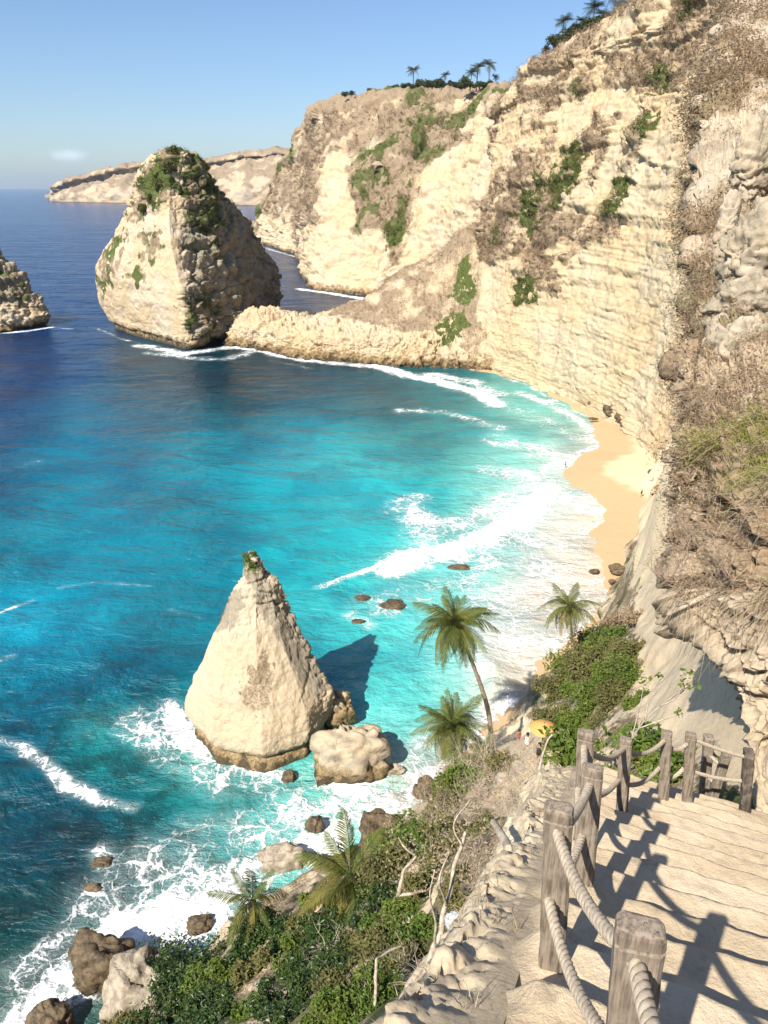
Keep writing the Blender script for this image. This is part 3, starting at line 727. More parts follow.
sandyH = [[(640, 560), (700, 560), (740, 640), (768, 700), (768, 800), (690, 760), (640, 730), (640, 640)], [(525, 750), (565, 745), (590, 790), (540, 800)], [(640, 440), (700, 380), (700, 560), (640, 560)],
          [(480, 775), (505, 735), (560, 720), (590, 750), (592, 800), (520, 830), (470, 800)]]
bare = pmask(pxh, pyh, P, sandyH, 6, 12, .25)
nz_ = fbm(P, .25, 5, .6, 14.)
veg = np.clip(.72-1.7*bare+.8*nz_, 0, 1); grn = np.clip(.35+.9*fbm(P, .18, 4, .5, 24.), 0, 1)*(1-bare)
P2 = P+N*((fbm(P, .12, 4, .5, 6.)*(.9-.6*bare)+ridged(P, .35, 4, 16.)*(.45-.3*bare)+.10*fbm(P*np.array([1, .5, 1]), 1.1, 4, .6)*bare)*fade)[..., None]
hs = mk('hillside', P2.reshape(-1, 3), grid_faces(*X.shape), M['hill'], attrs={'mask': np.stack([veg, grn, np.clip(.0+.3*nz_, 0, 1)*(1-bare)], -1).reshape(-1, 3)})
tag(hs, 'steep scrubby hillside falling from the path to the shore', 'hillside', kind='structure')

# ------------------------------------------------------------ path with worn steps, and the rock ledge beside it
DS = np.array([.35, .937]); DT = np.array([.937, -.35])          # along / across the flight
ZS = lambda s: H-1.86-.67*s
TREAD = .50
def stair(s):
    s = s+.14
    k = (s+.05)/TREAD; i = np.floor(k); f = k-i
    return H-1.86-.67*((i+.0)*TREAD)+.04-(f > 1e9)-.67*TREAD*sst(.84, .985, f)
ss = np.arange(-2.4, 8.9, .018); tt_ = np.linspace(-.34, 4.6, 250)
Sg, Tg = np.meshgrid(ss, tt_, indexing='ij')
XY = Sg[..., None]*DS+Tg[..., None]*DT
P = np.concatenate([XY, 0*Sg[..., None]], -1)
wob = .10*noise(P, .9, 3.)+.035*noise(P, 4., 5.)
zst = stair(Sg+wob*.7+.04*Tg); zpl = ZS(Sg)+.06*fbm(P, .9, 3)
blend = np.clip(.85-.75*sst(2.4, 5.0, Tg+.8*noise(P, .6, 9.)+.25*(Sg-3)), .35, 1)
blend = blend*sst(-.30, -.10, Tg+.05*noise(P, 2.5, 4.))
z = zst*blend+(zpl+.03)*(1-blend)+.012*fbm(P, 5., 4)+.22*sst(2.2, 4.6, Tg)*0
P[..., 2] = z
path = mk('path', P.reshape(-1, 3), grid_faces(*Sg.shape)[:, ::-1], M['path'])
tag(path, 'worn sandy concrete steps descending beside the rope railing', 'path', kind='structure')
# ledge
sl = np.arange(-2.4, 9.0, .022)
tl = np.concatenate([np.linspace(-.22, -.75, 26), np.linspace(-.77, -3.4, 125)])
Sg, Tg = np.meshgrid(sl, tl, indexing='ij')
Pn = np.concatenate([Sg[..., None]*DS+Tg[..., None]*DT, 0*Sg[..., None]], -1)
edge = -.50-.22*fbm(Pn, .55, 3, .5, 3.)
edge = edge-.12; over = np.maximum(edge-Tg, 0)
z = ZS(Sg)+.02-(over*1.4+over**1.6*3.4)
Pn[..., 2] = z
N = normals(Pn); N *= np.sign(N[..., 2:3])
rg = sst(.0, .25, -.26-Tg)
Pn2 = Pn+N*((.075*fbm(Pn, .9, 7, .68, 7.)+.035*blocks(Pn*np.array([1, 1, 2.]), 1.9, 3.)+.03*blocks(Pn*np.array([1, 1, 1.5]), 6., 3.)-.01)*rg)[..., None]
nz_ = fbm(Pn, 1.2, 5, .6, 14.)
nz_ledge, N_ledge = nz_, N
led = mk('rock_ledge', Pn2.reshape(-1, 3), grid_faces(*Sg.shape), M['ledge'], attrs={'mask': np.stack([np.clip(.16+.7*nz_+.35*sst(.1, .9, over)-.7*sst(.12, 0, over), 0, 1), .15+0*nz_, np.clip(-.1+.5*nz_, 0, 1)], -1).reshape(-1, 3)})
tag(led, 'pale broken limestone ledge along the left side of the steps', 'rock ledge', kind='structure')

# ------------------------------------------------------------ rock outcrop on the right
ro = [(760, -90, 80), (745, -40, 70), (728, 20, 58), (715, 80, 46), (706, 150, 36), (700, 230, 28), (699, 300, 22), (703, 350, 18), (694, 400, 15.5), (690, 450, 14), (688, 510, 13), (690, 560, 12.2), (698, 605, 11.6), (716, 640, 11.0), (742, 672, 10.4), (757, 715, 9.9), (762, 760, 9.2), (768, 815, 8.5), (800, 900, 7.3), (880, 1000, 6)]
cols = []
for px, py, Y in ro:
    e = W(px, py, Y)
    def at(dx, k): return W(px+dx, py, Y*k)
    bk = e+np.array([.30*Y*.5+1.5, .25*Y+2.5, -.3]); bk2 = bk+np.array([3+.1*Y, 3+.1*Y, -.5])
    cols.append([bk2, bk, e+np.array([.25, .9, -.1])*Y*.05, e, at(28, .96), at(75, .90), at(140, .82), at(260, .70), at(420, .55)])
net = np.array(cols)
G = refine(net, 620, 330)
N = normals(G); N *= np.sign((N*(np.array([-6, 0, H+2])-G)).sum(-1).mean())
px0, py0 = proj(G)
whiteO = [[(685, 596), (720, 600), (768, 590), (790, 640), (768, 830), (750, 830), (735, 700), (700, 670), (680, 630)]]
bare = pmask(px0, py0, G, whiteO, 4, 10, .5)
near = sst(30, 14, G[..., 1]); up_f = sst(17, 26, G[..., 1])
nz_ = fbm(G, .5, 5, .6, 4.); nb_ = fbm(G, .16, 5, .65, 44.)
veg = np.clip(.66-.16*up_f-1.05*bare+.7*nz_+.8*nb_, 0, 1); veg = np.where((py0 > 380) & (bare < .3), np.maximum(veg, .6), veg)
gry = np.clip(.28+.8*nz_-.1*near+.25*up_f, 0, 1)
up_f = sst(17, 26, G[..., 1])
sc_ = np.clip(G[..., 1]/14., .8, 1.8)
d = (1-.7*up_f)*(fbm(G, .35, 3, .5, 2.)*.55+ridged(G*np.array([1, 1, 1.6]), .75, 5, 8.)*.42*(.35+.65*bare)+ridged(G, 1.9, 4, 5.)*.16+.12*fbm(G, 4, 4, .6))*sc_
d += (blocks(G*np.array([1, 1, 1.7]), 1.0, 4.)*.42+blocks(G*np.array([1, 1, 1.5]), 2.8, 4.)*.15)*sc_*(1-.85*up_f)+up_f*(.5*fbm(G, .12, 3, .5, 3.)+.45*blocks(G*np.array([1, 1, 1.6]), .35, 5.)+.22*blocks(G*np.array([1, 1, 1.6]), 1.1, 5.))
hole = sst(.28, .5, fbm(G*np.array([1, 1, 1.5]), .55, 3, .5, 91.))*sst(385, 330, py0)*sst(200, 260, py0)
d -= hole*1.6
keep = 1-.75*sst(690, 760, py0)
G2 = G+N*(d*keep)[..., None]
oc = mk('rock_outcrop', G2.reshape(-1, 3), grid_faces(*G.shape[:2]), M['near'], attrs={'mask': np.stack([veg, .05+.4*(nb_ > .3), gry], -1).reshape(-1, 3)})
tag(oc, 'rugged limestone outcrop with dry grass overhanging the right of the path', 'rock outcrop', kind='structure')
OC = (G2, N, veg, px0, py0)

# ------------------------------------------------------------ sea stacks and boulders
def stack(name, keys, levels, mat, amp, s, seed, res=(220, 420), maskfn=None, label='', cat='sea stack', round_=.25, strata=.5, zsc=.3, blk=None):
    """keys: function level-> list of plan points (closed, front first, counter-clockwise); levels: list of (z, ring)"""
    zs = [l[0] for l in levels]; rings = np.array([[(p[0], p[1], l[0]) for p in l[1]] for l in levels], float)
    nK = rings.shape[1]; c = res[1]
    t = np.arange(c)/c*nK; i = t.astype(int); f = (t-i)[None, :, None]
    a, b, p_, n2 = rings[:, i % nK], rings[:, (i+1) % nK], rings[:, (i-1) % nK], rings[:, (i+2) % nK]
    lin_ = a*(1-f)+b*f
    cm = .5*((2*a)+(-p_+b)*f+(2*p_-5*a+4*b-n2)*f**2+(-p_+3*a-3*b+n2)*f**3)
    R = lin_*(1-round_)+cm*round_
    G = cr_axis(R, res[0])
    N = normals(G, True); cen = G.mean(1, keepdims=True)
    N *= np.sign((N*(G-cen)).sum(-1, keepdims=True).mean())
    d = (fbm(G, s*.3, 3, .5, seed)*1.3+ridged(G*np.array([1, 1, .6]), s, 5, seed+4)*.9+fbm(G, s*4, 4, .6, seed+8)*.35)*amp
    d += strata*amp*noise(G*np.array([.08, .08, 1.]), zsc, seed+2)
    topf = np.linspace(0, 1, res[0])[:, None]
    bw = blk(*proj(G), G) if blk else 1.
    d = d*(.45+.55*bw)+(blocks(G*np.array([1, 1, 1.5]), s*1.0, seed)*amp*1.05+blocks(G*np.array([1, 1, 1.3]), s*3.0, seed+3)*amp*.34)*bw
    G2 = G+N*(d*sst(0, .05, topf)*(1-.0))[..., None]
    px, py = proj(G2)
    mk_ = maskfn(G2, N, px, py) if maskfn else np.zeros(G.shape)
    V = np.concatenate([G2.reshape(-1, 3), [G2[0].mean(0)+np.array([0, 0, .2*amp])]])
    tri = np.stack([np.full(c, len(V)-1), np.arange(c), (np.arange(c)+1) % c], -1)
    ma = np.concatenate([mk_.reshape(-1, 3), mk_[0].mean(0)[None]])
    o = mk(name, V, [grid_faces(res[0], c, True), tri], mat, attrs={'mask': ma})
    tag(o, label, cat)
    return o, G2, N, mk_

# big diamond-shaped stack: rings follow its left, front, right and back corners
def bigring(z, L, F, Rm, R, Yl, Yf, Yr, Yrr, k=1.):
    def at(px, Y):
        # plan position at this height for a screen column
        x, y, zz = ray(px, 300); return (x/y*Y*(1.0), Y)
    l, f, m_, r = at(L, Yl), at(F, Yf), at(Rm, Yr), at(R, Yrr)
    bk = ((l[0]*.4+r[0]*.6), max(Yl, Yrr)+12*k); bl = ((l[0]*.8+r[0]*.2), Yl+12*k)
    return [l, ((l[0]+f[0])/2-0.5*k, (l[1]+f[1])/2-2*k), f, m_, ((m_[0]+r[0])/2+1*k, (m_[1]+r[1])/2+5*k), r, bk, bl]
y0 = lambda py: WZ(187, py)[1]
def zof(py, Y): return W(187, py, Y)[2]
YL, YF, YR, YQ = y0(328), y0(350), y0(337), y0(314)
def lv(py, L, F, Rm, R, k):
    Yc = 326.
    z = zof(py, Yc)
    g = lambda Y: Yc+(Y-Yc)*k
    return (z, bigring(z, L, F, Rm, R, g(YL), g(YF), g(YR), g(YQ), k))
lev = [lv(147, 184, 187, 191, 194, .02), lv(153, 178, 186, 196, 201, .07), lv(164, 164, 184, 202, 211, .16), lv(180, 152, 182, 209, 222, .27), lv(198, 143, 180, 214, 232, .38), lv(218, 134, 178, 220, 245, .52), lv(240, 122, 177, 226, 258, .68), lv(265, 104, 180, 230, 270, .84), lv(285, 99, 182, 234, 279, .95),
       lv(305, 99, 184, 236, 281, 1.0), lv(322, 104, 187, 237, 280, 1.), (3.5, bigring(0, 106, 187, 234, 276, YL, YF, YR, YQ)), (1.2, bigring(0, 110, 186, 231, 272, YL, YF+3, YR+3, YQ+3)), (-5, bigring(0, 108, 186, 231, 272, YL, YF+3, YR+3, YQ+3))]
def maskbig(G, N, px, py):
    vegp = [[(130, 215), (140, 175), (165, 130), (190, 140), (178, 170), (170, 195), (150, 212), (135, 225)], [(98, 300), (100, 262), (112, 238), (125, 232), (118, 255), (112, 280)], [(140, 240), (155, 228), (162, 250), (150, 262), (142, 255)],
            [(180, 170), (200, 150), (225, 190), (215, 240), (195, 225), (183, 200)], [(185, 305), (205, 298), (220, 315), (205, 330), (188, 322)], [(125, 275), (140, 262), (150, 280), (135, 288)]]
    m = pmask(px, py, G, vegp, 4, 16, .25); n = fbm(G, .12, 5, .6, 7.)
    sh = sst(0, 10, px-(187-(py < 250)*8)+4*n*3)  # shaded face right of the ridge, its shade put into greyness and scrub
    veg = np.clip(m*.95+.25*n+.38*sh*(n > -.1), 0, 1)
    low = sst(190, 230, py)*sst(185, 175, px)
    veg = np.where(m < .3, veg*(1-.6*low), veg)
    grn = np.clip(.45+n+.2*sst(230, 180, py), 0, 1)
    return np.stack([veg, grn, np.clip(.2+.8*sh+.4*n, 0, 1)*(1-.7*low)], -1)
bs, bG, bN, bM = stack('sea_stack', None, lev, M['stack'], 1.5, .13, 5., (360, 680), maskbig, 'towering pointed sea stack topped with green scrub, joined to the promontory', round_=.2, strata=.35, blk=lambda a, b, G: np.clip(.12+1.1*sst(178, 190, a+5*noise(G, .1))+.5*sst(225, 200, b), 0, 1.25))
CLV.append((bG[:170], bN[:170], bM[:170, :, 0]*.9, np.clip(bM[:170, :, 1]+.1, 0, 1), 1.2, 1100))

# small stack cut by the left frame edge
def sring(cx_, cy_, rx, ry, n=8, rot=0., jit=0., seed=0):
    r_ = np.random.default_rng(seed); a = np.arange(n)/n*2*math.pi+rot-math.pi/2
    k = 1+jit*r_.uniform(-1, 1, n)
    return [(cx_+rx*k[i]*math.cos(a[i]), cy_+ry*k[i]*math.sin(a[i])) for i in range(n)]
b0 = WZ(-44, 334); cxl, cyl = b0[0], b0[1]+24
levl = [(37, sring(cxl-1, cyl, 4, 3, 8, 0, .1, 4)), (32, sring(cxl, cyl, 13, 9, 8, 0, .1, 4)), (24, sring(cxl+1, cyl, 19, 14, 8, 0, .1, 4)), (15, sring(cxl+1, cyl, 24, 18, 8, 0, .1, 4)), (10, sring(cxl+1, cyl, 27, 20, 8, 0, .1, 4)), (5, sring(cxl+1.5, cyl, 29, 23, 8, 0, .1, 4)), (1.8, sring(cxl+1, cyl, 28.5, 22.5, 8, 0, .1, 4)), (0, sring(cxl+.5, cyl, 26, 21, 8, 0, .1, 4)), (-5, sring(cxl, cyl, 26, 21, 8, 0, .1, 4))]
def maskl(G, N, px, py):
    n = fbm(G, .15, 5, .6, 7.); up = sst(312, 296, py)
    return np.stack([np.clip(.5*up+.5*n, 0, 1), np.clip(.2+n, 0, 1), np.clip(.7*up+.1+.5*n, 0, 1)], -1)
_, lG, lN, lM = stack('sea_stack', None, levl, M['stack'], 1.6, .14, 25., (150, 320), maskl, 'low rugged grey-brown sea stack at the left frame edge', round_=.4)
CLV.append((lG[:70], lN[:70], lM[:70, :, 0], lM[:70, :, 1], 1., 140))

# pyramid rock in the near bay
pc = WZ(262, 752)
def pring(z, wl_, wr_, fr, bk, sx=0., sy=0.):
    x, y = pc[0]+sx, pc[1]+sy
    return (z, [(x-wl_, y+1.0), (x-wl_*.55, y-fr*.75), (x+wr_*.12, y-fr), (x+wr_*.7, y-fr*.62), (x+wr_, y+.6), (x+wr_*.75, y+bk*.8), (x-.5, y+bk), (x-wl_*.75, y+bk*.75)])
pc = pc+np.array([0, 1.2, 0])
levp = [pring(22.6, .15, .2, .1, .1, -.7, 5.1), pring(21.4, .75, .9, .6, .6, -.6, 4.9), pring(19, 1.8, 2.2, 1.4, 1.5, -.4, 4.7), pring(16, 3.7, 3.6, 2.3, 2.5, -.5, 4.2), pring(12.5, 5.0, 5.0, 3.2, 3.2, -.6, 3.5), pring(9, 6.7, 6.6, 4.0, 4.0, -.5, 2.8),
        pring(6, 8.3, 8.0, 4.8, 4.6, -.4, 2.1), pring(3.4, 9.1, 8.4, 5.3, 5.0, -.4, 1.5), pring(2.2, 8.9, 8.2, 5.2, 5.0, -.3, 1.3), pring(1.2, 8.0, 7.4, 4.5, 4.8, -.2, 1.2), pring(.2, 8.4, 7.8, 5.2, 5.0, -.2, 1.2), pring(-4, 9, 8.5, 6, 6, -.2, 1.2)]
def maskp(G, N, px, py):
    n = fbm(G, .3, 5, .6, 7.)
    g = pmask(px, py, G, [[(205, 625), (222, 592), (245, 588), (238, 625), (215, 632)], [(245, 570), (262, 565), (300, 620), (330, 690), (315, 700), (280, 640), (262, 610)]], 4, 9, .5)
    v = pmask(px, py, G, [[(245, 672), (262, 655), (275, 665), (270, 700), (255, 715), (243, 695)], [(240, 575), (250, 550), (265, 572)]], 4, 16, .8)
    return np.stack([np.clip(v*.62+.3*n, 0, 1), np.clip(.15+.6*n+.6*sst(575, 565, py), 0, 1), np.clip(g*1.1+.5*n, 0, 1)], -1)
_, pG, pN, pM = stack('sea_stack', None, levp, M['pyramid'], .5, .36, 65., (260, 500), maskp, 'pale pyramid-shaped rock standing in the turquoise bay', round_=.05, strata=.35, zsc=.8, blk=lambda a, b, G: np.clip(.12+.8*sst(-6, 10, a-(262+(b-560)*.42))+.4*sst(640, 600, b), 0, 1))
bo = 0
def boulder(px, py, w, hgt, mat, label, z=None, depth=None, name='boulder', seed=0, rot=0., group=None, flat=1., base=None, cat='boulder'):
    p = WZ(px, py, 0. if z is None else z) if base is None else np.array(base)
    dist = p[1]*cp-(p[2]-H)*sp_; rx = w/2*dist/FP; ry = rx*(depth or .8)
    n = 40; a = np.linspace(0, math.pi, n)[:, None]; b = np.linspace(0, 2*math.pi, 56, endpoint=False)[None]
    V = np.stack([np.sin(a)*np.cos(b), np.sin(a)*np.sin(b), np.cos(a)+0*b], -1)
    q = V*1.0+seed*3.7
    rr_ = 1+.30*fbm(q, .9, 3)+.10*ridged(q, 1.7, 4)+.22*blocks(q, 1.25, 2., .25)
    V = np.sign(V)*np.abs(V)**.82*rr_[..., None]
    c_, s_ = math.cos(rot), math.sin(rot)
    V = V*np.array([rx, ry, hgt*.62]); V = np.stack([V[..., 0]*c_-V[..., 1]*s_, V[..., 0]*s_+V[..., 1]*c_, V[..., 2]], -1)
    V = V.reshape(-1, 3)
    nz = fbm(V, .8, 4, .6, seed)
    o = mk(name, V, grid_faces(n, 56, True)[:, ::-1], mat, attrs={'mask': np.stack([np.clip(.1+.6*nz, 0, 1)*0, 0*nz+.3, np.clip(.5+.6*nz, 0, 1)], -1)})
    o.location = tuple(float(v) for v in (p[0], p[1], p[2]+hgt*.18))
    return tag(o, label, cat, group)
boulder(352, 764, 66, 6.0, M['pyramid'], 'large grey boulder leaning at the right foot of the pyramid rock', seed=3, depth=.85, rot=.3)
boulder(338, 722, 34, 4.6, M['stack'], 'dark rock lump wedged behind the pyramid rock and the grey boulder', seed=5)
boulder(105, 975, 52, 4.6, M['boulder_dark'], 'tall dark brown wet boulder left of the pale boulder in the surf', seed=8, depth=.9)
boulder(138, 1000, 62, 4.4, M['boulder_pale'], 'pale grey boulder beside the dark wet boulder at bottom left', seed=9, depth=.9, rot=.5)
boulder(50, 1032, 44, 2.6, M['boulder_dark'], 'dark boulder half out of frame at the bottom left corner', seed=11)
boulder(283, 862, 46, 2.2, M['boulder_pale'], 'flat tan boulder awash between the two lower palms', seed=12, depth=.45, rot=.1)
boulder(314, 828, 16, 1.6, M['boulder_dark'], 'small brown rock in the surf below the grey boulder', seed=13)
boulder(381, 846, 44, 4.4, M['boulder_dark'], 'large rounded dark brown boulder above the widest lower palm', seed=14, depth=.8)
boulder(412, 856, 34, 2.6, M['boulder_dark'], 'low brown boulder right of the large rounded dark boulder', seed=15)
boulder(425, 792, 22, 2.0, M['boulder_dark'], 'brown shore boulder with foam around it, left of its twin', seed=16)
boulder(443, 791, 18, 1.8, M['boulder_pale'], 'tan shore boulder touching its darker twin below the short palm', seed=17)
boulder(430, 812, 10, .9, M['boulder_dark'], 'tiny dark rock on the foamy shore under the twin boulders', seed=18)
boulder(392, 771, 22, .8, M['boulder_pale'], 'flat pale rock awash right of the grey boulder', seed=19, depth=.5)
boulder(289, 778, 13, .9, M['boulder_dark'], 'small dark rock in foam at the front of the pyramid rock', seed=20)
boulder(200, 925, 24, .8, M['boulder_dark'], 'brown rock just breaking the foam left of the slender palm', seed=21)
boulder(102, 862, 18, .35, M['boulder_dark'], 'dark reef rock breaking the water at far lower left', seed=22, depth=.6)
boulder(92, 888, 15, .35, M['boulder_dark'], 'low dark reef rock nearest the shore at lower left', seed=23, depth=.6)
boulder(392, 605, 24, .5, M['boulder_dark'], 'largest dark reef rock in the surf above the tall palm', seed=24, depth=.6)
boulder(362, 598, 14, .4, M['boulder_dark'], 'faint dark reef rock left of the largest reef rock', seed=25, depth=.6)
boulder(358, 622, 12, .35, M['boulder_dark'], 'small reef rock nearest the pyramid rock', seed=26, depth=.6)
boulder(460, 567, 20, .25, M['boulder_dark'], 'dark submerged rock showing in the backwash of the main breaker', seed=27, depth=.5)
boulder(617, 570, 14, 1.1, M['boulder_dark'], 'rounded dark rock on the wet sand at the foot of the slope', z=.8, seed=28)
boulder(634, 549, 7, .9, M['boulder_dark'], 'dark rock against the cliff foot above the rounded beach rock', z=1.6, seed=29)
boulder(594, 572, 9, .5, M['boulder_dark'], 'flat little rock in the swash left of the rounded beach rock', z=.2, seed=30)
boulder(612, 582, 6, .6, M['boulder_dark'], 'pebble-sized rock below the rounded beach rock', z=.6, seed=31)
boulder(600, 607, 8, .8, M['boulder_pale'], 'small tan rock in the swash beside the slender far palm crown', z=.3, seed=32)
boulder(623, 605, 9, 1.0, M['boulder_dark'], 'small dark rock at the slope foot right of the far palm crown', z=1.4, seed=33)
boulder(575, 386, 11, 2.0, M['boulder_dark'], 'dark rock at the cliff foot on the far beach', z=2.5, seed=34)
boulder(593, 403, 9, 1.2, M['boulder_dark'], 'low rock between the far dark rock and the fallen slab', z=2.2, seed=35)
boulder(606, 401, 14, 3.6, M['boulder_dark'], 'upright dark slab fallen from the cliff onto the beach', z=2.5, seed=36, rot=.7)
boulder(612, 412, 16, 2.4, M['boulder_dark'], 'jumbled dark block in front of the upright slab', z=2.3, seed=37, rot=-.5)
boulder(622, 419, 14, 1.8, M['boulder_dark'], 'rough dark block nearest the camera in the beach rockfall', z=2.2, seed=38, rot=-.5)
boulder(628, 425, 14, .7, M['boulder_dark'], 'flat dark slab at the end of the beach rockfall', z=2.1, seed=39, depth=.5)
boulder(593, 419, 9, .5, M['boulder_dark'], 'low rock on wet sand in front of the rockfall', z=.9, seed=40, depth=.5)
boulder(651, 473, 6, .9, M['boulder_dark'], 'small dark stone near the top of the beach above the grey stone', z=2.4, seed=41)
boulder(654, 482, 5, 1.4, M['boulder_pale'], 'round grey stone at the cliff foot near the two beachgoers', z=2.4, seed=42)
for i, (a, b, w_) in enumerate([(470, 838, 20), (482, 850, 14), (505, 790, 26), (520, 775, 20), (456, 806, 16), (548, 770, 18), (495, 812, 14)]):
    p = hill_at_px(a, b)
    boulder(a, b, w_, w_*.05, M['boulder_pale'], ['tan rock under the bare twigs near the ledge', 'smaller tan rock below the twigs', 'wide tan rock among twigs below the umbrella terrace', 'tan rock at the terrace foot', 'tan rock above the shore boulders', 'tan rock right of the umbrella pole', 'tan rock just above the ledge edge'][i], base=p, seed=50+i)

# ------------------------------------------------------------ foliage helpers
def leaf_quads(Cn, size, r_, up=.35, aspect=.5):
    n = len(Cn)
    d = r_.normal(size=(n, 3)); d[:, 2] *= .6; d /= np.linalg.norm(d, axis=1)[:, None]
    nn_ = r_.normal(size=(n, 3)); nn_[:, 2] += up*3; b = np.cross(nn_, d); b /= np.maximum(np.linalg.norm(b, axis=1), 1e-6)[:, None]
    s = size*r_.uniform(.6, 1.3, n)[:, None]
    fold = np.cross(d, b)*s*.12
    V = np.stack([Cn-d*s*.5, Cn+b*s*aspect*.5+fold, Cn+d*s*.5, Cn-b*s*aspect*.5+fold], 1)
    return V.reshape(-1, 3), np.arange(n*4).reshape(-1, 4)
def crown_pts(n, R, r_, clumps=14, hollow=.55):
    """leaf centres gathered into uneven clumps inside an ellipsoid"""
    cs = r_.normal(size=(clumps, 3)); cs /= np.linalg.norm(cs, axis=1)[:, None]; cs *= r_.uniform(.25, .85, (clumps, 1)); cs[:, 2] = np.abs(cs[:, 2])*.9-.1
    cr = r_.uniform(.22, .5, clumps)
    k = r_.integers(0, clumps, n); d = r_.normal(size=(n, 3)); d /= np.linalg.norm(d, axis=1)[:, None]
    rad = cr[k]*(hollow+(1-hollow)*r_.random(n))**.8*(1+.25*r_.normal(size=n)*.5)
    return (cs[k]+d*rad[:, None])*np.array(R), cs*np.array(R)
def bush_mesh(R, n, leaf, seed, mat, stem=True, clumps=14, smat=None):
    r_ = np.random.default_rng(seed); P_, cs = crown_pts(n, R, r_, clumps)
    P_[:, 2] += R[2]*.55
    V, F = leaf_quads(P_, leaf, r_)
    st = MB()
    for c in cs[:8]:
        c = c+np.array([0, 0, R[2]*.5])
        ln = smooth_line([(0, 0, -.5), tuple(c*np.array([.3, .3, .5])+r_.normal(size=3)*.05*R[0]), tuple(c)], 6)
        st.add(*tube(ln, np.linspace(.05, .012, 6)*max(R[0], .6), 5))
    return (V, F), st.arrays()
BUSH = {}
def bush(name, loc, R, n, leaf, seed, mat, label, cat='shrub', group=None, rot=0., smat='stem', clumps=14):
    key = (tuple(np.round(R, 2)), n, leaf, seed, mat, clumps)
    e = empty(name, loc, label, cat, group); e.rotation_euler.z = rot
    if key not in BUSH:
        (V, F), (SV, SF) = bush_mesh(R, n, leaf, seed, mat, clumps=clumps)
        a = mk('foliage', V, F, M[mat], e, smooth=False); b = mk('stem', SV, SF, M[smat], e)
        BUSH[key] = (a.data, b.data)
    else:
        for nm, me in zip(('foliage', 'stem'), BUSH[key]):
            o = bpy.data.objects.new(nm, me); C.objects.link(o); o.parent = e
    return e

# cliff scrub: one mass per cliff, nobody could count it
for ci, (Gp, Np, vg, gr, size, cnt) in enumerate(CLV):
    r_ = np.random.default_rng(100+ci)
    Gf, Nf, vf, gf = Gp.reshape(-1, 3), Np.reshape(-1, 3), vg.ravel(), gr.ravel()
    # weight by surface cell size so that scrub is even
    a_ = np.linalg.norm(np.cross(np.gradient(Gp, axis=0), np.gradient(Gp, axis=1)), axis=-1).ravel()
    ok = vf > .55
    wgt = a_*ok*np.clip(vf, 0, 1); wgt /= wgt.sum()
    idx = r_.choice(len(Gf), cnt, p=wgt)
    isg = (gf[idx] > .5)
    for nm, sel, mat, lab in (('dry_scrub', ~isg, 'scrub', 'dry brown scrub clinging to the '), ('green_scrub', isg, 'leaf_cliff', 'olive green scrub growing on the ')):
        id_ = idx[sel]
        if len(id_) < 5: continue
        k = 26
        sz = size*r_.uniform(.35, 1.5, len(id_))**1.6
        c_ = np.repeat(Gf[id_]+Nf[id_]*sz[:, None]*.25+np.array([0, 0, .1])*sz[:, None], k, 0)
        c_ = c_+r_.normal(size=c_.shape)*np.repeat(sz, k)[:, None]*np.array([.42, .42, .34])
        V, F = leaf_quads(c_, size*.27, r_, .3, .6)
        o = mk(nm, V, F, M[mat], smooth=False)
        tag(o, lab+['headland behind the stack', 'tall cliff above the beach', 'low promontory', 'big sea stack', 'left edge sea stack'][ci], 'scrub', kind='stuff')

# ------------------------------------------------------------ palms
def frond_mesh(L, droop, seed, nl=44, width=.55):
    r_ = np.random.default_rng(seed)
    t = np.linspace(0, 1, 14)
    x = L*(t-.18*droop*t**2); z = L*(.28*t-droop*.85*t**2.1)
    line = np.stack([x, 0*t, z], -1)
    mb = MB(); mb.add(*tube(line, np.linspace(.05, .012, 14)*L/4.5, 4))
    tt = np.linspace(.10, 1., nl); pos = np.stack([np.interp(tt, t, line[:, i]) for i in range(3)], -1)
    tan = np.gradient(pos, axis=0); tan /= np.linalg.norm(tan, axis=1)[:, None]
    V = []; F = []; c = 0
    for s_ in (-1, 1):
        for i in range(nl):
            ll = L*.26*math.sin(math.pi*min(1, (tt[i]*.86+.12)))**.7*r_.uniform(.8, 1.1)
            d = np.array([tan[i][0]*.75, s_*.85, tan[i][2]*.75-.48*r_.uniform(.4, 1.5)]); d /= np.linalg.norm(d)
            wv = tan[i]*.030*L/4.5*1.3
            m_ = pos[i]+d*ll*.55; e = pos[i]+d*ll+np.array([0, 0, -.28*ll])
            V += [pos[i]-wv*.7, pos[i]+wv*.7, m_+wv, m_-wv, e]
            F.append((c, c+1, c+2, c+3)); c += 5
    V = np.array(V); Q = np.array(F); T = np.stack([Q[:, 3], Q[:, 2], Q[:, 0]+4], -1)
    mb.add(V, [Q, T]); return mb.arrays()
FR = {}
def get_frond(kind, seed):
    k = (kind, seed)
    if k not in FR:
        dr = {'up': .4, 'mid': .85, 'low': 1.25, 'dead': 1.6}[kind]
        V, F = frond_mesh(4.4, dr, seed*7+len(kind))
        me = mk('frond', V, F, M['frond'], smooth=False, link=False).data; FR[k] = me
    return FR[k]
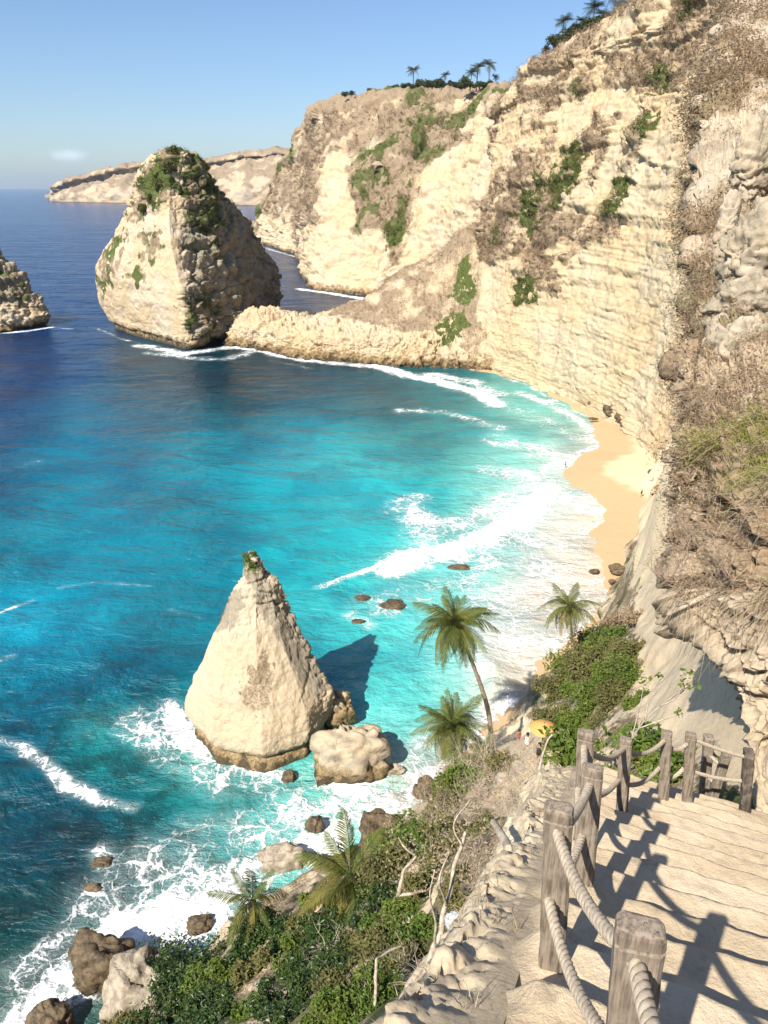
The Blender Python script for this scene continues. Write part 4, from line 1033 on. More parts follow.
def palm(base, crown, R, label, n=26, bend=(0, 0, 0), r0=.22, seed=0, dead=4, old=.25, cat='palm tree'):
    """base and crown are world points; R the frond length"""
    r_ = random.Random(seed); base = np.array(base, float); crown = np.array(crown, float)
    e = empty('palm_tree', base, label, cat); rel = crown-base
    hgt = np.linalg.norm(rel)
    pts = smooth_line([(0, 0, -.8), rel*.33+np.array(bend), rel*.68+np.array(bend)*.8, rel], 40)
    rad = np.linspace(r0*1.25, r0*.62, 40); rad[:4] *= np.linspace(1.5, 1, 4)
    rad = rad*(1+.05*np.cos(np.arange(40)*2.2))
    V, F = tube(pts, rad, 9); mk('trunk', V, F, M['palm_trunk'], e)
    mb = MB()
    for i in range(7):
        a = i*.9; c = rel+np.array([math.cos(a)*.28, math.sin(a)*.28, -.35])*R/4.4
        t_ = np.linspace(0, math.pi, 6)
        mb.add(*tube(np.stack([c[0]+0*t_, c[1]+0*t_, c[2]-.17+.34*t_/math.pi], -1), .16*np.sin(t_*.94+.1)*R/4.4, 6))
    mb.build('coconuts', M['boulder_dark'], e)
    for i in range(n):
        f = i/(n-1)
        kind = 'up' if f < .3 else ('mid' if f < .65 else 'low')
        o = bpy.data.objects.new('frond', get_frond(kind, r_.randrange(3))); C.objects.link(o); o.parent = e
        o.location = tuple(rel+np.array([0, 0, -.1])); yaw = i*2.399+r_.uniform(-.25, .25)
        pit = -(math.radians(62)-math.radians(100)*f**.8)+r_.uniform(-.12, .12)
        o.rotation_euler = (r_.uniform(-.35, .35), pit, yaw); s_ = R/4.4*r_.uniform(.75, 1.15)*(.7+.3*min(1, f*4)); o.scale = (s_,)*3
        if f > 1-old:
            o.material_slots[0].link = 'OBJECT'; o.material_slots[0].material = M['frond_old']
    for i in range(dead):
        o = bpy.data.objects.new('frond', get_frond('low', i % 3)); C.objects.link(o); o.parent = e
        o.location = tuple(rel+np.array([0, 0, -.4])); o.rotation_euler = (0, math.radians(r_.uniform(48, 66)), i*1.7+r_.random())
        s_ = R/4.4*.8; o.scale = (s_, s_*.55, s_)
        o.material_slots[0].link = 'OBJECT'; o.material_slots[0].material = M['frond_dead']; o['label'] = 'dead brown frond hanging down'
    return e
def palm_at(cpx, cpy, Y, hb, R, label, dx=0, dy=0, **k):
    c_ = W(cpx, cpy, Y); x, y = c_[0]+dx, c_[1]+dy
    b = np.array([x, y, max(hill_pt(x, y), .3) if hb is None else c_[2]-hb]); return palm(b, c_, R, label, **k)
palm_at(455, 622, 62, 14.5, 4.6, 'tallest palm tree with a curved trunk leaning over the bay', 4.3, -1.5, n=46, bend=(.8, 0, -.3), r0=.24, seed=1)
palm_at(452, 724, 58, 6, 4.3, 'short bushy palm tree under the tall leaning palm', .8, 0, n=44, r0=.22, seed=2)
palm_at(569, 606, 68, 9, 3.3, 'slender palm tree standing over the green bushes by the swash', 1.0, -1., n=26, bend=(.2, 0, 0), r0=.17, seed=3, dead=2)
palm_at(350, 876, 31.5, 5.0, 4.0, 'wide palm tree with yellowing fronds on the lower slope', 1.0, -2.0, n=26, bend=(.2, 0, 0), r0=.13, seed=4, old=.55)
palm_at(252, 900, 38, 6, 3.4, 'half-bare palm tree with upright fronds in front of the shore foam', .4, -1., n=15, r0=.16, seed=5, old=.5)
palm_at(480, 758, 52, 3, 3.0, 'small low palm clump behind the bare twigs', 0, 0, n=16, r0=.15, seed=6)

# far palms and trees on the skyline: small copies
def far_palm_mesh(seed):
    r_ = random.Random(seed); mb = MB(); mb.add(*tube([(0, 0, -1), (.2, 0, 3), (.5, .1, 7)], [.3, .22, .18], 5)); tr = mb.arrays()
    mb = MB()
    for i in range(22):
        V, F = frond_mesh(3.6, r_.choice([.5, .8, 1.1]), i, 26); a = i*2.4; p_ = -r_.uniform(-.5, 1.0)
        V = V*np.array([1, 1.3, 1.]); ca, sa = math.cos(p_), math.sin(p_)
        V = np.stack([V[:, 0]*ca+V[:, 2]*sa, V[:, 1]*1.5, -V[:, 0]*sa+V[:, 2]*ca], -1)
        ca, sa = math.cos(a), math.sin(a); V = np.stack([V[:, 0]*ca-V[:, 1]*sa, V[:, 0]*sa+V[:, 1]*ca, V[:, 2]], -1)+np.array([.5, .1, 7])
        mb.add(V, F)
    return tr, mb.arrays()
FPM = far_palm_mesh(1); protoF = None
(fl, ff), (fs, fsf) = bush_mesh((3.2, 3.2, 3.0), 900, .75, 5, 'leaf_far', clumps=9)
meF = [mk('trunk', *FPM[0], M['palm_trunk'], link=False).data, mk('crown', *FPM[1], M['leaf_far'], link=False, smooth=False).data]
meT = [mk('trunk', fs+np.array([0, 0, 0]), fsf, M['stem'], link=False).data, mk('crown', fl, ff, M['leaf_far'], link=False, smooth=False).data]
def far_tree(kind, px, py, Y, s_, label, group, i=0):
    p = W(px, py, Y)+np.array([0, 0, 1.6 if kind == 'p' else 2.6]); e = empty('palm_tree' if kind == 'p' else 'tree', p, label, 'palm tree' if kind == 'p' else 'tree', group)
    e.scale = (s_*(1+.25*math.sin(i*2.1)), s_*(1+.25*math.cos(i*1.7)), s_*(1+.22*math.sin(i*3.3))); e.rotation_euler.z = i*1.3
    for nm, me in zip(('trunk', 'crown'), meF if kind == 'p' else meT):
        o = bpy.data.objects.new(nm, me); C.objects.link(o); o.parent = e
g1 = 'palms and trees along the top of the main cliff'
for i, (k, px, py, s_, lab) in enumerate([('p', 560, 46, 1.0, 'lone leftmost palm standing clear on the cliff top skyline'), ('t', 568, 44, .75, 'dark tree right of the lone skyline palm'), ('t', 576, 42, .85, 'dark tree in the left half of the clifftop grove'),
     ('p', 581, 40, .8, 'short palm in the left half of the clifftop grove'), ('p', 590, 36, .95, 'palm at the middle of the clifftop grove'), ('t', 586, 38, .8, 'dark tree below the middle palm of the clifftop grove'), ('t', 597, 34, .8, 'dark tree right of the middle clifftop palm'),
     ('p', 604, 31, .8, 'short palm between the middle and the twin clifftop palms'), ('p', 611, 28, .95, 'left one of the twin palms on the cliff top'), ('p', 617, 26, .98, 'right one of the twin palms on the cliff top'), ('t', 633, 21, .85, 'olive tree right of the twin palms'), ('t', 641, 17, .6, 'small dark tree near the right end of the skyline'), ('t', 646, 15, .5, 'smallest dark tree at the right end of the skyline'), ('t', 545, 56, .6, 'thin grey tree left of the lone skyline palm'), ('t', 553, 51, .8, 'grey-green tree just left of the lone skyline palm'), ('t', 608, 30, .9, 'broad tree under the twin clifftop palms'), ('t', 624, 25, .9, 'tree just right of the twin clifftop palms'), ('t', 629, 22, .7, 'small tree between the twin palms and the olive tree'), ('t', 572, 42, .9, 'bushy tree in the left third of the clifftop grove'), ('t', 592, 35, .95, 'bushy tree at the centre of the clifftop grove')]):
    far_tree(k, px, py+5, 318-22*(px-560)/80, s_*(1.1 if k == 'p' else 1.3), lab, g1, i)
for i in range(16):
    px = 556+i*5.6; far_tree('t', px, 54-(px-556)*.44+2, 316-22*(px-560)/80, [.62, .8, .7, .9][i % 4], 'low dark tree in the unbroken row along the main clifftop', 'low dark trees along the main clifftop', i+3)
g2 = 'palms and trees on top of the headland'
for i in range(20):
    px = 404+i*4.7; far_tree('t', px, 93, 598 if px < 460 else 556, [.8, 1.05, .7, 1.2, .95][i % 5], 'low dark tree in the unbroken row on the headland skyline', 'low dark trees on the headland skyline', i)
r_ = random.Random(5)
for i, px in enumerate([405, 413, 420, 428, 437, 444, 450, 457, 464, 470, 476, 483, 489, 495]):
    far_tree('p' if i in (1, 5, 9, 10, 12, 13) else 't', px, 92+(3 if px < 412 else 0), 600 if px < 460 else 560, r_.uniform(1.1, 1.5)*(1.25 if i in (1, 9, 12) else 1.), 'small dark palm on the headland skyline' if i in (1, 5, 9, 10, 12, 13) else 'small dark tree on the headland skyline', g2+(', palms' if i in (1, 5, 9, 10, 12, 13) else ', trees'), i)
for i, (px, py) in enumerate([(345, 101), (352, 100), (370, 98), (388, 96), (395, 95)]):
    far_tree('t', px, py, 655, 1.1, 'low pale bush on the left part of the headland skyline', 'bushes on the left part of the headland skyline', i)

# hut on the headland
hp = W(377, 170, 520); hut = empty('hut', hp, 'tiny thatched hut perched on the headland slope', 'hut')
mb = MB()
def boxv(x0, x1, y0_, y1, z0, z1):
    V = [(x, y, z) for z in (z0, z1) for y in (y0_, y1) for x in (x0, x1)]
    return V, np.array([(0, 2, 3, 1), (4, 5, 7, 6), (0, 1, 5, 4), (2, 6, 7, 3), (0, 4, 6, 2), (1, 3, 7, 5)])
for x in (-2.2, 2.2):
    for y in (-1.6, 1.6): mb.add(*boxv(x-.15, x+.15, y-.15, y+.15, -4, 3))
mb.build('posts', M['wood_dark'], hut, smooth=False)
mk('floor', *boxv(-2.8, 2.8, -2.2, 2.2, -.2, .15), M['wood'], hut, smooth=False)
rv = np.array([(-3.6, -2.8, 2.9), (3.6, -2.8, 2.9), (3.6, 2.8, 2.9), (-3.6, 2.8, 2.9), (-1.5, 0, 5.), (1.5, 0, 5.)])
mk('roof', rv, [np.array([(0, 1, 5, 4), (2, 3, 4, 5), (3, 2, 1, 0)]), np.array([(1, 2, 5), (3, 0, 4)])], M['twig'], hut, smooth=False)

# ------------------------------------------------------------ shrubs
green_hill = [(594, 652, 2.8), (614, 650, 3.2), (630, 655, 2.6), (577, 678, 2.8), (600, 674, 3.4), (626, 684, 3.2), (563, 700, 2.8), (590, 702, 3.), (615, 712, 2.8), (640, 705, 2.0), (555, 722, 2.2), (580, 728, 2.3), (604, 738, 2.2), (630, 738, 1.7)]
labs = ['topmost', 'upper right', 'small upper', 'upper left', 'central', 'right-hand', 'left-hand', 'lower central', 'lower right', 'small right-hand', 'lowest left', 'low middle', 'low front', 'small low right']
for i, (px, py, R) in enumerate(green_hill):
    p = hill_at_px(px, py+6, 12, 120); d_ = p[1]*cp+(H-p[2])*sp_; R = R*d_/68
    bush('bush', p+np.array([0, 0, -.3*R]), (R*1.15, R*1.15, R*.95), 4200, .30*d_/68, 200+i % 4, 'leaf_mid' if i % 2 else 'leaf_olive', labs[i]+' bush of the green thicket behind the railing', 'bush', 'green thicket behind the railing', rot=i*1.1)
for i, (px, py, R) in enumerate([(628, 628, 1.9), (640, 622, 1.2), (612, 632, 1.5), (560, 745, 1.2), (575, 752, 1.2)]):
    p = hill_at_px(px, py, 12, 120); d_ = p[1]*cp+(H-p[2])*sp_; R = R*d_/75
    bush('bush', p+np.array([0, 0, -.4*R]), (R*1.3, R*1.3, R*.9), 1100, .35, 240+i % 2, 'scrub', ['brown dry bush on top of the green thicket', 'smallest brown dry bush at the foot of the sandy slope', 'brown dry bush at the left shoulder of the thicket', 'dry bush left of the umbrella terrace path', 'dry bush below the thicket by the first tall post'][i], 'bush', rot=i)
dark = [(150, 985, 3.3), (185, 965, 3.4), (175, 1010, 3.4), (215, 990, 3.2), (225, 1020, 3.2), (260, 975, 2.7), (268, 1010, 2.8), (300, 960, 2.7), (300, 995, 2.6), (330, 935, 2.4), (340, 975, 2.6), (330, 1015, 2.6), (130, 1022, 2.6), (385, 900, 2.2), (370, 930, 2.2), (315, 900, 1.8), (285, 935, 2.), (245, 950, 2.4), (270, 925, 2.2), (345, 905, 2.0), (400, 870, 2.0), (375, 890, 2.2), (330, 925, 2.4), (420, 852, 1.6), (310, 975, 2.6), (355, 950, 2.2), (300, 930, 2.2), (255, 1015, 2.2), (235, 960, 2.2), (290, 1015, 2.2), (205, 1015, 2.4), (400, 905, 1.6), (275, 960, 2.2)]
for i, (px, py, R) in enumerate(dark):
    p = hill_at_px(px, py+14, 12, 90); d_ = p[1]*cp+(H-p[2])*sp_; R = R*d_/58
    bush('broadleaf_shrub', p+np.array([0, 0, -.1*R]), (R, R, R*.95), 2300, .30*d_/50, 300+i % 4, 'leaf_mid' if i % 4 == 3 else ('leaf_olive' if i % 7 == 5 else 'leaf_dark'), ['leftmost', 'tall', 'low left', 'middle left', 'bottom', 'centre', 'bottom centre', 'inner', 'inner low', 'palm-side', 'right low', 'bottom right', 'corner', 'upslope', 'upslope lower', 'upper shoreward', 'shoreward', 'foam-side', 'palm-foot', 'uphill palm-side', 'top right', 'upper right', 'mid right', 'highest', 'deep inner', 'right inner', 'half-hidden', 'low centre', 'surf-facing', 'low inner', 'low surf-facing', 'branch-side', 'middle inner'][i]+' dark leafy shrub of the thicket above the bottom-left surf', 'shrub', 'dark leafy thicket above the surf', rot=i*.9, clumps=11)
ol = [(452, 838, 1.2), (425, 838, 1.3), (475, 835, .9), (440, 815, 1.2), (400, 845, 1.5), (488, 828, .7), (455, 905, .8), (462, 790, 1.2), (500, 775, 1.2), (390, 960, 1.5), (420, 930, 1.1), (400, 880, 1.6), (430, 890, 1.2), (415, 860, 1.3), (445, 860, 1.1), (465, 875, .8), (380, 1000, 1.4), (350, 1000, 1.5), (430, 985, .8), (410, 1015, .9), (440, 1020, .6), (470, 850, .8), (395, 925, 1.3), (360, 965, 1.4)]
for i, (px, py, R) in enumerate(ol):
    p = hill_at_px(px, py+8, 7, 90); d_ = p[1]*cp+(H-p[2])*sp_; R = R*d_/30
    bush('shrub', p+np.array([0, 0, -.1*R]), (R*1.1, R*1.1, R*.8), 1700, .2*d_/30, 340+i % 4, ('leaf_olive', 'leaf_mid', 'leaf_olive')[i % 3], 'light green straggly shrub on the slope left of the ledge', 'shrub', 'light green shrubs left of the ledge', rot=i*1.9, clumps=12)
for i, (px, py, R, lab) in enumerate([(600, 800, .55, 'leafy shrub between the first two tall posts'), (640, 765, .9, 'bright shrub seen through the railing, centre gap'), (662, 790, .7, 'low bright shrub at the foot of the middle posts'), (575, 770, .8, 'bright leafy shrub left of the tallest posts'), (672, 770, .55, 'small shrub between the two right-hand posts'), (565, 805, .5, 'ground-hugging shrub just beyond the ledge'), (625, 790, .7, 'round bright shrub behind the middle post')]):
    p = hill_at_px(px, py+6, 8, 90); d_ = p[1]*cp+(H-p[2])*sp_; R = R*d_/14
    bush('leafy_shrub', p, (R, R, R*.8), 700, .16*d_/14, 380+i % 3, 'leaf_mid', lab, 'shrub', rot=i, clumps=9)
# tuft on the tip of the pyramid rock and shrubs on the stacks / cliff
tp = W(250, 560, pc[1]+5.0)
bush('shrub', tp+np.array([0, 0, -.5]), (1.15, 1.05, 1.1), 1200, .22, 401, 'leaf_mid', 'green tuft on the tip of the pyramid rock', 'shrub')
bush('shrub', W(174, 152, 326)+np.array([0, 0, -2]), (3.4, 3.4, 3.2), 1300, .8, 402, 'leaf_cliff', 'round green shrub on the very top of the big stack', 'shrub')
for i, (px, py, R, lab) in enumerate([(165, 168, 3.6, 'upper'), (158, 185, 3.4, 'middle'), (150, 200, 3.2, 'lower'), (168, 190, 3., 'inner'), (140, 208, 2.6, 'lowest left')]):
    bush('shrub', W(px, py, 316+i)+np.array([0, 3, -2]), (R, R*.8, R), 1300, .8, 402+i % 2, 'leaf_cliff', lab+' shrub of the green cap on the left shoulder of the big stack', 'shrub', 'green cap of the big stack', rot=i)
bush('shrub', W(21, 286, 322)+np.array([0, 1, -1]), (2.2, 2., 1.8), 700, .6, 402, 'leaf_cliff', 'bright shrub on the side of the left edge stack', 'shrub')
# surface look-up on a built sheet by its seen position
def on_sheet(sheet, px, py):
    Gs, a, b = sheet; i = np.argmin((a-px)**2+(b-py)**2+1e3*(Gs[..., 1] < .5)); return Gs.reshape(-1, 3)[i].copy()
ocs = (OC[0], *proj(OC[0]))

# dry grass on the outcrop: blades gathered in tufts
def blades(P_, N_, L, w_, r_, n, lean=.5, droop=.5, spread=.25, seg=3):
    k = len(P_); b_ = np.repeat(P_, n, 0)+r_.normal(size=(k*n, 3))*spread*np.array([1, 1, .5]); nn_ = np.repeat(N_, n, 0)
    d = nn_*.55+np.array([0, 0, .45])+r_.normal(size=b_.shape)*lean; d /= np.linalg.norm(d, axis=1)[:, None]
    side = np.cross(d, r_.normal(size=b_.shape)); side /= np.linalg.norm(side, axis=1)[:, None]
    l = L*r_.uniform(.5, 1.25, len(b_))[:, None]
    V = []
    for j in range(seg+1):
        t = j/seg; c = b_+d*l*t+np.array([0, 0, -1])*l*droop*t*t+side*0
        ww = w_*(1-t*.85)
        V += [c-side*ww, c+side*ww]
    V = np.stack(V, 1); m_ = len(b_); base_ = np.arange(m_)[:, None]*(2*(seg+1))
    F = np.concatenate([base_+np.array([2*j, 2*j+1, 2*j+3, 2*j+2]) for j in range(seg)])
    return V.reshape(-1, 3), F
def sample_sheet(region, cnt, r_, vmin=.45, ymax=60):
    Gs, Nn, vg, _, _ = OC; a, b = ocs[1], ocs[2]
    m_ = (vg > vmin) & (Gs[..., 1] < ymax) & (a < 900) & (b > -60)
    if region is not None: m_ &= poly_sd(a, b, region) > 0
    ar = np.linalg.norm(np.cross(np.gradient(Gs, axis=0), np.gradient(Gs, axis=1)), axis=-1)/np.maximum(Gs[..., 1], 5)**1.2
    wgt = (ar*m_).ravel(); wgt /= wgt.sum(); i = r_.choice(wgt.size, cnt, p=wgt)
    return Gs.reshape(-1, 3)[i], Nn.reshape(-1, 3)[i]
r_ = np.random.default_rng(21)
P_, N_ = sample_sheet([(690, 400), (706, 385), (800, 375), (820, 610), (760, 612), (712, 606), (698, 585), (692, 500)], 1000, r_, .2)
V, F = blades(P_, N_, .44, .006, r_, 26, .5, .55, .10)
tag(mk('dry_grass', V, F, M['scrub_near'], smooth=False), 'dry brown grass covering the outcrop above the white rock', 'dry grass', kind='stuff')
P_, N_ = sample_sheet(None, 8000, r_, .5, 75)
sc_ = np.clip(P_[:, 1]/14, .7, 4)
far_ = P_[:, 1] > 13
Vs, Fs, o_ = [], [], 0
for lo, hi in ((13, 18), (18, 27), (27, 42), (42, 75)):
    q = (P_[:, 1] > lo) & (P_[:, 1] <= hi)
    if q.sum() < 3: continue
    s_ = lo/14.
    c_ = np.repeat(P_[q]+N_[q]*.05*s_, 34, 0); c_ = c_+r_.normal(size=c_.shape)*.14*s_
    V, F = leaf_quads(c_, .085*s_, r_, .2, .28); Vs.append(V); Fs.append(F+o_); o_ += len(V)
tag(mk('dry_scrub', np.concatenate(Vs), np.concatenate(Fs), M['scrub'], smooth=False), 'brown scrub on the upper face of the right outcrop', 'scrub', kind='stuff')
P_, N_ = sample_sheet([(698, 440), (712, 425), (740, 412), (800, 400), (820, 510), (768, 505), (735, 480), (705, 462)], 300, r_, .0)
V, F = blades(P_, N_, .62, .008, r_, 24, .55, .55, .14, 4)
tag(mk('green_grass', V, F, M['grass_green'], smooth=False), 'yellow-green long grass arching over the dry grass on the outcrop', 'grass', kind='stuff')
P_, N_ = sample_sheet([(690, 580), (730, 590), (790, 590), (790, 612), (690, 612)], 90, r_, .0)
V, F = blades(P_, N_*.4+np.array([-.3, -.3, -.5]), .85, .007, r_, 26, .35, .9, .12, 4)
tag(mk('hanging_grass', V, F, M['scrub_near'], smooth=False), 'dead grass roots hanging over the lip of the white rock', 'dead grass', kind='stuff')

# ------------------------------------------------------------ bare branches
def grow(mb, p, d, L, r0, r_, depth, curl=.35, up=.12, sides=5):
    n = 6; pts = [np.array(p, float)]; d = np.array(d, float)/np.linalg.norm(d)
    for i in range(n):
        d = d+np.array([r_.gauss(0, curl*.5), r_.gauss(0, curl*.5), r_.gauss(up*.5, curl*.4)]); d /= np.linalg.norm(d)
        pts.append(pts[-1]+d*L/n)
    mb.add(*tube(pts, np.linspace(r0, r0*.5, n+1), sides if depth > 0 else 3, cap=False))
    if depth > 0:
        for k in range(r_.choice([2, 3, 3])):
            i = r_.randrange(2, n+1); dd = d+np.array([r_.gauss(0, .75), r_.gauss(0, .75), r_.gauss(.1, .5)])
            grow(mb, pts[i], dd, L*r_.uniform(.55, .8), r0*.5, r_, depth-1, curl, up, sides)
def bare_shrub(p, Hh, r0, seed, label, stems=4, depth=3, mat='bark', name='bare_shrub', lean=(0, 0), group=None, cat='bare shrub'):
    r_ = random.Random(seed); mb = MB()
    for i in range(stems):
        grow(mb, (r_.gauss(0, .1)*Hh*.3, r_.gauss(0, .1)*Hh*.3, -.15*Hh), (lean[0]+r_.gauss(0, .5), lean[1]+r_.gauss(0, .5), 1), Hh*.5, r0, r_, depth)
    o = mb.build(name, M[mat]); o.location = tuple(float(v) for v in p); return tag(o, label, cat, group)
g3 = 'pale bare shrubs on the slope below the umbrella'
for i, (px, py, h_) in enumerate([(432, 812, 3.6), (455, 800, 4.2), (470, 815, 3.6), (488, 800, 4.), (505, 790, 3.6), (520, 800, 3.2), (440, 840, 3.), (470, 780, 4.), (500, 820, 2.6), (415, 835, 3.), (455, 830, 3.), (485, 770, 4.)]):
    p = hill_at_px(px, py, 10, 90); d_ = p[1]*cp+(H-p[2])*sp_
    bare_shrub(p, h_*d_/50, .026*d_/50*1.5, 500+i, 'pale leafless tangle of twigs on the slope below the umbrella', 5, 4, 'bark' if i % 2 else 'twig', group=g3)
for i, (px, py, h_, lab) in enumerate([(395, 900, 2.2, 'bare twigs reaching over the wide palm from the right'), (372, 880, 2.4, 'thin bare shrub right of the wide palm crown'), (415, 940, 1.8, 'bare twigs rising from the light green shrubs'), (345, 1005, 2., 'bare twigs at the bottom under the wide palm'), (430, 1000, 1.0, 'small bare twigs near the bottom beside the ledge'), (335, 960, 2.2, 'bare twigs poking out of the dark thicket'), (310, 1000, 2.0, 'grey bare twigs at the bottom of the dark thicket'), (420, 900, 2.0, 'bare twigs beside the hooked white branch'), (440, 865, 1.6, 'bare twigs at the top of the light green shrubs'), (370, 940, 2.2, 'bare twigs between the wide palm and the dead tree'), (405, 965, 1.4, 'bare twigs at the elbow of the dead tree'), (360, 1010, 1.6, 'bare twigs right of the bottom middle'), (460, 850, 1.2, 'fine bare twigs against the pale ledge')]):
    p = hill_at_px(px, py, 7, 90); d_ = p[1]*cp+(H-p[2])*sp_
    bare_shrub(p, h_*d_/28, .02*d_/28*1.4, 530+i, lab, 4, 3, 'bark')
for i, (px, py, h_, lab) in enumerate([(672, 545, 1.3, 'fine dry twigs poking left from the outcrop edge'), (690, 585, 1.5, 'dry twigs hanging over the sandy slope beside the white rock'), (700, 560, 1.2, 'tangle of dry twigs in the middle of the dry grass'), (735, 575, 1.1, 'dry twigs above the dark hollow of the outcrop')]):
    p = on_sheet(ocs, max(px, 694), py)
    bare_shrub(p, h_, .012, 560+i, lab, 7, 3, 'twig', lean=(-1.3, -.3), name='dry_twigs', cat='dry twigs')
def limb(pts, r0, r1, n=40, seed=0):
    P_ = np.array([W(*q) for q in pts]); L = smooth_line(P_, n)
    L = L+np.stack([noise(L, 1.5, seed+i*5) for i in range(3)], -1)*r0*1.2
    return tube(L, np.linspace(r0, r1, n), 8, wob=.25)
mb = MB()
mb.add(*limb([(398, 1030, 9.), (403, 1000, 9.4), (418, 972, 9.8), (432, 962, 10), (440, 940, 10.2), (446, 905, 10.6), (455, 870, 11.), (462, 845, 11.4), (468, 832, 11.6)], .085, .03, 60))
mb.add(*limb([(428, 1030, 9.), (426, 1000, 9.5), (430, 975, 9.9), (434, 960, 10)], .10, .07, 30, 4))
mb.add(*limb([(446, 905, 10.6), (440, 880, 10.4), (450, 850, 10.9)], .03, .01, 24, 7)); mb.add(*limb([(432, 962, 10), (436, 925, 9.7), (430, 900, 9.6), (434, 870, 9.6)], .035, .01, 24, 9)); mb.add(*limb([(462, 845, 11.4), (455, 825, 11.5), (470, 800, 11.8)], .025, .008, 20, 2))
mb.add(*limb([(440, 940, 10.2), (444, 965, 10.), (448, 985, 9.6)], .02, .012, 20, 12))
tag(mb.build('dead_tree', M['bark']), 'bleached dead tree with a thick forked base leaning along the ledge', 'dead tree')
mb = MB(); mb.add(*limb([(378, 985, 14), (376, 965, 14), (380, 955, 14.3), (402, 947, 14.8)], .05, .03, 30, 3)); mb.add(*limb([(376, 965, 14), (375, 1010, 13.5), (378, 1040, 13)], .05, .05, 24, 6))
tag(mb.build('dead_branch', M['bark']), 'pale crooked dead branch left of the dead tree', 'branch')
mb = MB(); mb.add(*limb([(397, 895, 22), (402, 880, 22), (405, 868, 22.5), (415, 855, 23)], .09, .05, 30, 3)); mb.add(*limb([(397, 895, 22), (412, 893, 22), (435, 888, 23)], .09, .03, 30, 6)); mb.add(*limb([(415, 855, 23), (405, 848, 23), (398, 838, 23.5)], .05, .02, 20, 6))
tag(mb.build('dead_branch', M['bark']), 'white hooked dead branch below the dark shore boulders', 'branch')
mb = MB(); mb.add(*limb([(537, 795, 14), (540, 765, 14.5), (545, 745, 15), (553, 735, 15)], .035, .02, 30, 3))
tag(mb.build('dead_branch', M['bark']), 'thin upright grey branch beside the umbrella', 'branch')
mb = MB(); mb.add(*limb([(492, 818, 5.2), (500, 832, 4.9), (508, 852, 4.5), (514, 872, 4.15)], .030, .045, 30, 3))
tag(mb.build('root', M['bark']), 'grey root running down over the pale ledge', 'root')
mb = MB(); mb.add(*limb([(668, 616, 11.2), (690, 604, 11.1), (715, 592, 11.2), (735, 582, 11.8)], .03, .075, 30, 3)); mb.add(*limb([(690, 604, 11.1), (676, 600, 11), (660, 590, 11)], .015, .006, 20, 5))
tag(mb.build('dead_branch', M['bark']), 'thick grey branch sticking out over the white rock', 'branch')

# sprig with a few round leaves in front of the sandy slope
spg = empty('leafy_sprig', W(628, 735, 9.5), 'thin leafy sprig with round leaves rising left of the sandy slope', 'sprig')
o0 = np.array(spg.location)
mb = MB(); tips = []
for line in ([(628, 745, 9.5), (645, 720, 9.4), (668, 700, 9.3), (690, 684, 9.2)], [(645, 720, 9.4), (650, 695, 9.5), (660, 678, 9.5)], [(668, 700, 9.3), (684, 690, 9.3), (690, 672, 9.3)], [(630, 745, 9.5), (640, 705, 9.6), (644, 682, 9.6)], [(660, 706, 9.3), (676, 698, 9.2), (682, 684, 9.2)], [(640, 728, 9.4), (672, 716, 9.3), (680, 712, 9.3)]):
    L = smooth_line([W(*q)-o0 for q in line], 14); mb.add(*tube(L, np.linspace(.014, .005, 14), 5)); tips.append(L[-1])
mb.build('stem', M['bark'], spg)
r_ = np.random.default_rng(3)
cs = np.concatenate([np.array(t_)[None]+r_.normal(size=(9, 3))*.045 for t_ in tips]); V, F = leaf_quads(cs, .075, r_, .6, .9)
mk('leaves', V, F, M['leaf_mid'], spg, smooth=False)

# ------------------------------------------------------------ rope railing
def post(parent, top, hgt, w_=.125, d_=.08, lean=(0, 0), mat='wood', rotz=.35, seed=0):
    """squared timber with a worn top and a saw groove"""
    r_ = np.random.default_rng(seed); nz = 26
    zs = np.concatenate([np.linspace(-.35, hgt-.075, 20), [hgt-.07, hgt-.062, hgt-.058, hgt-.02, hgt-.006, hgt]])
    ins = np.zeros(len(zs)); ins[20] = .006; ins[21] = .006; ins[-2] = .003; ins[-1] = .014
    V = []
    c = .014
    for z, i in zip(zs, ins):
        a, b = w_/2-i, d_/2-i
        ring = [(-a+c, -b), (a-c, -b), (a, -b+c), (a, b-c), (a-c, b), (-a+c, b), (-a, b-c), (-a, -b+c)]
        V += [(x+lean[0]*(z), y+lean[1]*(z), z) for x, y in ring]
    V = np.array(V); V += noise(V, 9., seed)[:, None]*.004
    ca, sa = math.cos(rotz), math.sin(rotz); V = np.stack([V[:, 0]*ca-V[:, 1]*sa, V[:, 0]*sa+V[:, 1]*ca, V[:, 2]], -1)
    n = len(zs); F = [grid_faces(n, 8, True), np.stack([np.arange(8)[::-1], np.arange(8)+(n-1)*8])]
    o = mk('post', V, F, M[mat], parent, smooth=False); o.location = tuple(float(v) for v in top-np.array([(lean[0]*ca-lean[1]*sa)*hgt, (lean[0]*sa+lean[1]*ca)*hgt, hgt])-np.array(parent.location))
    return o
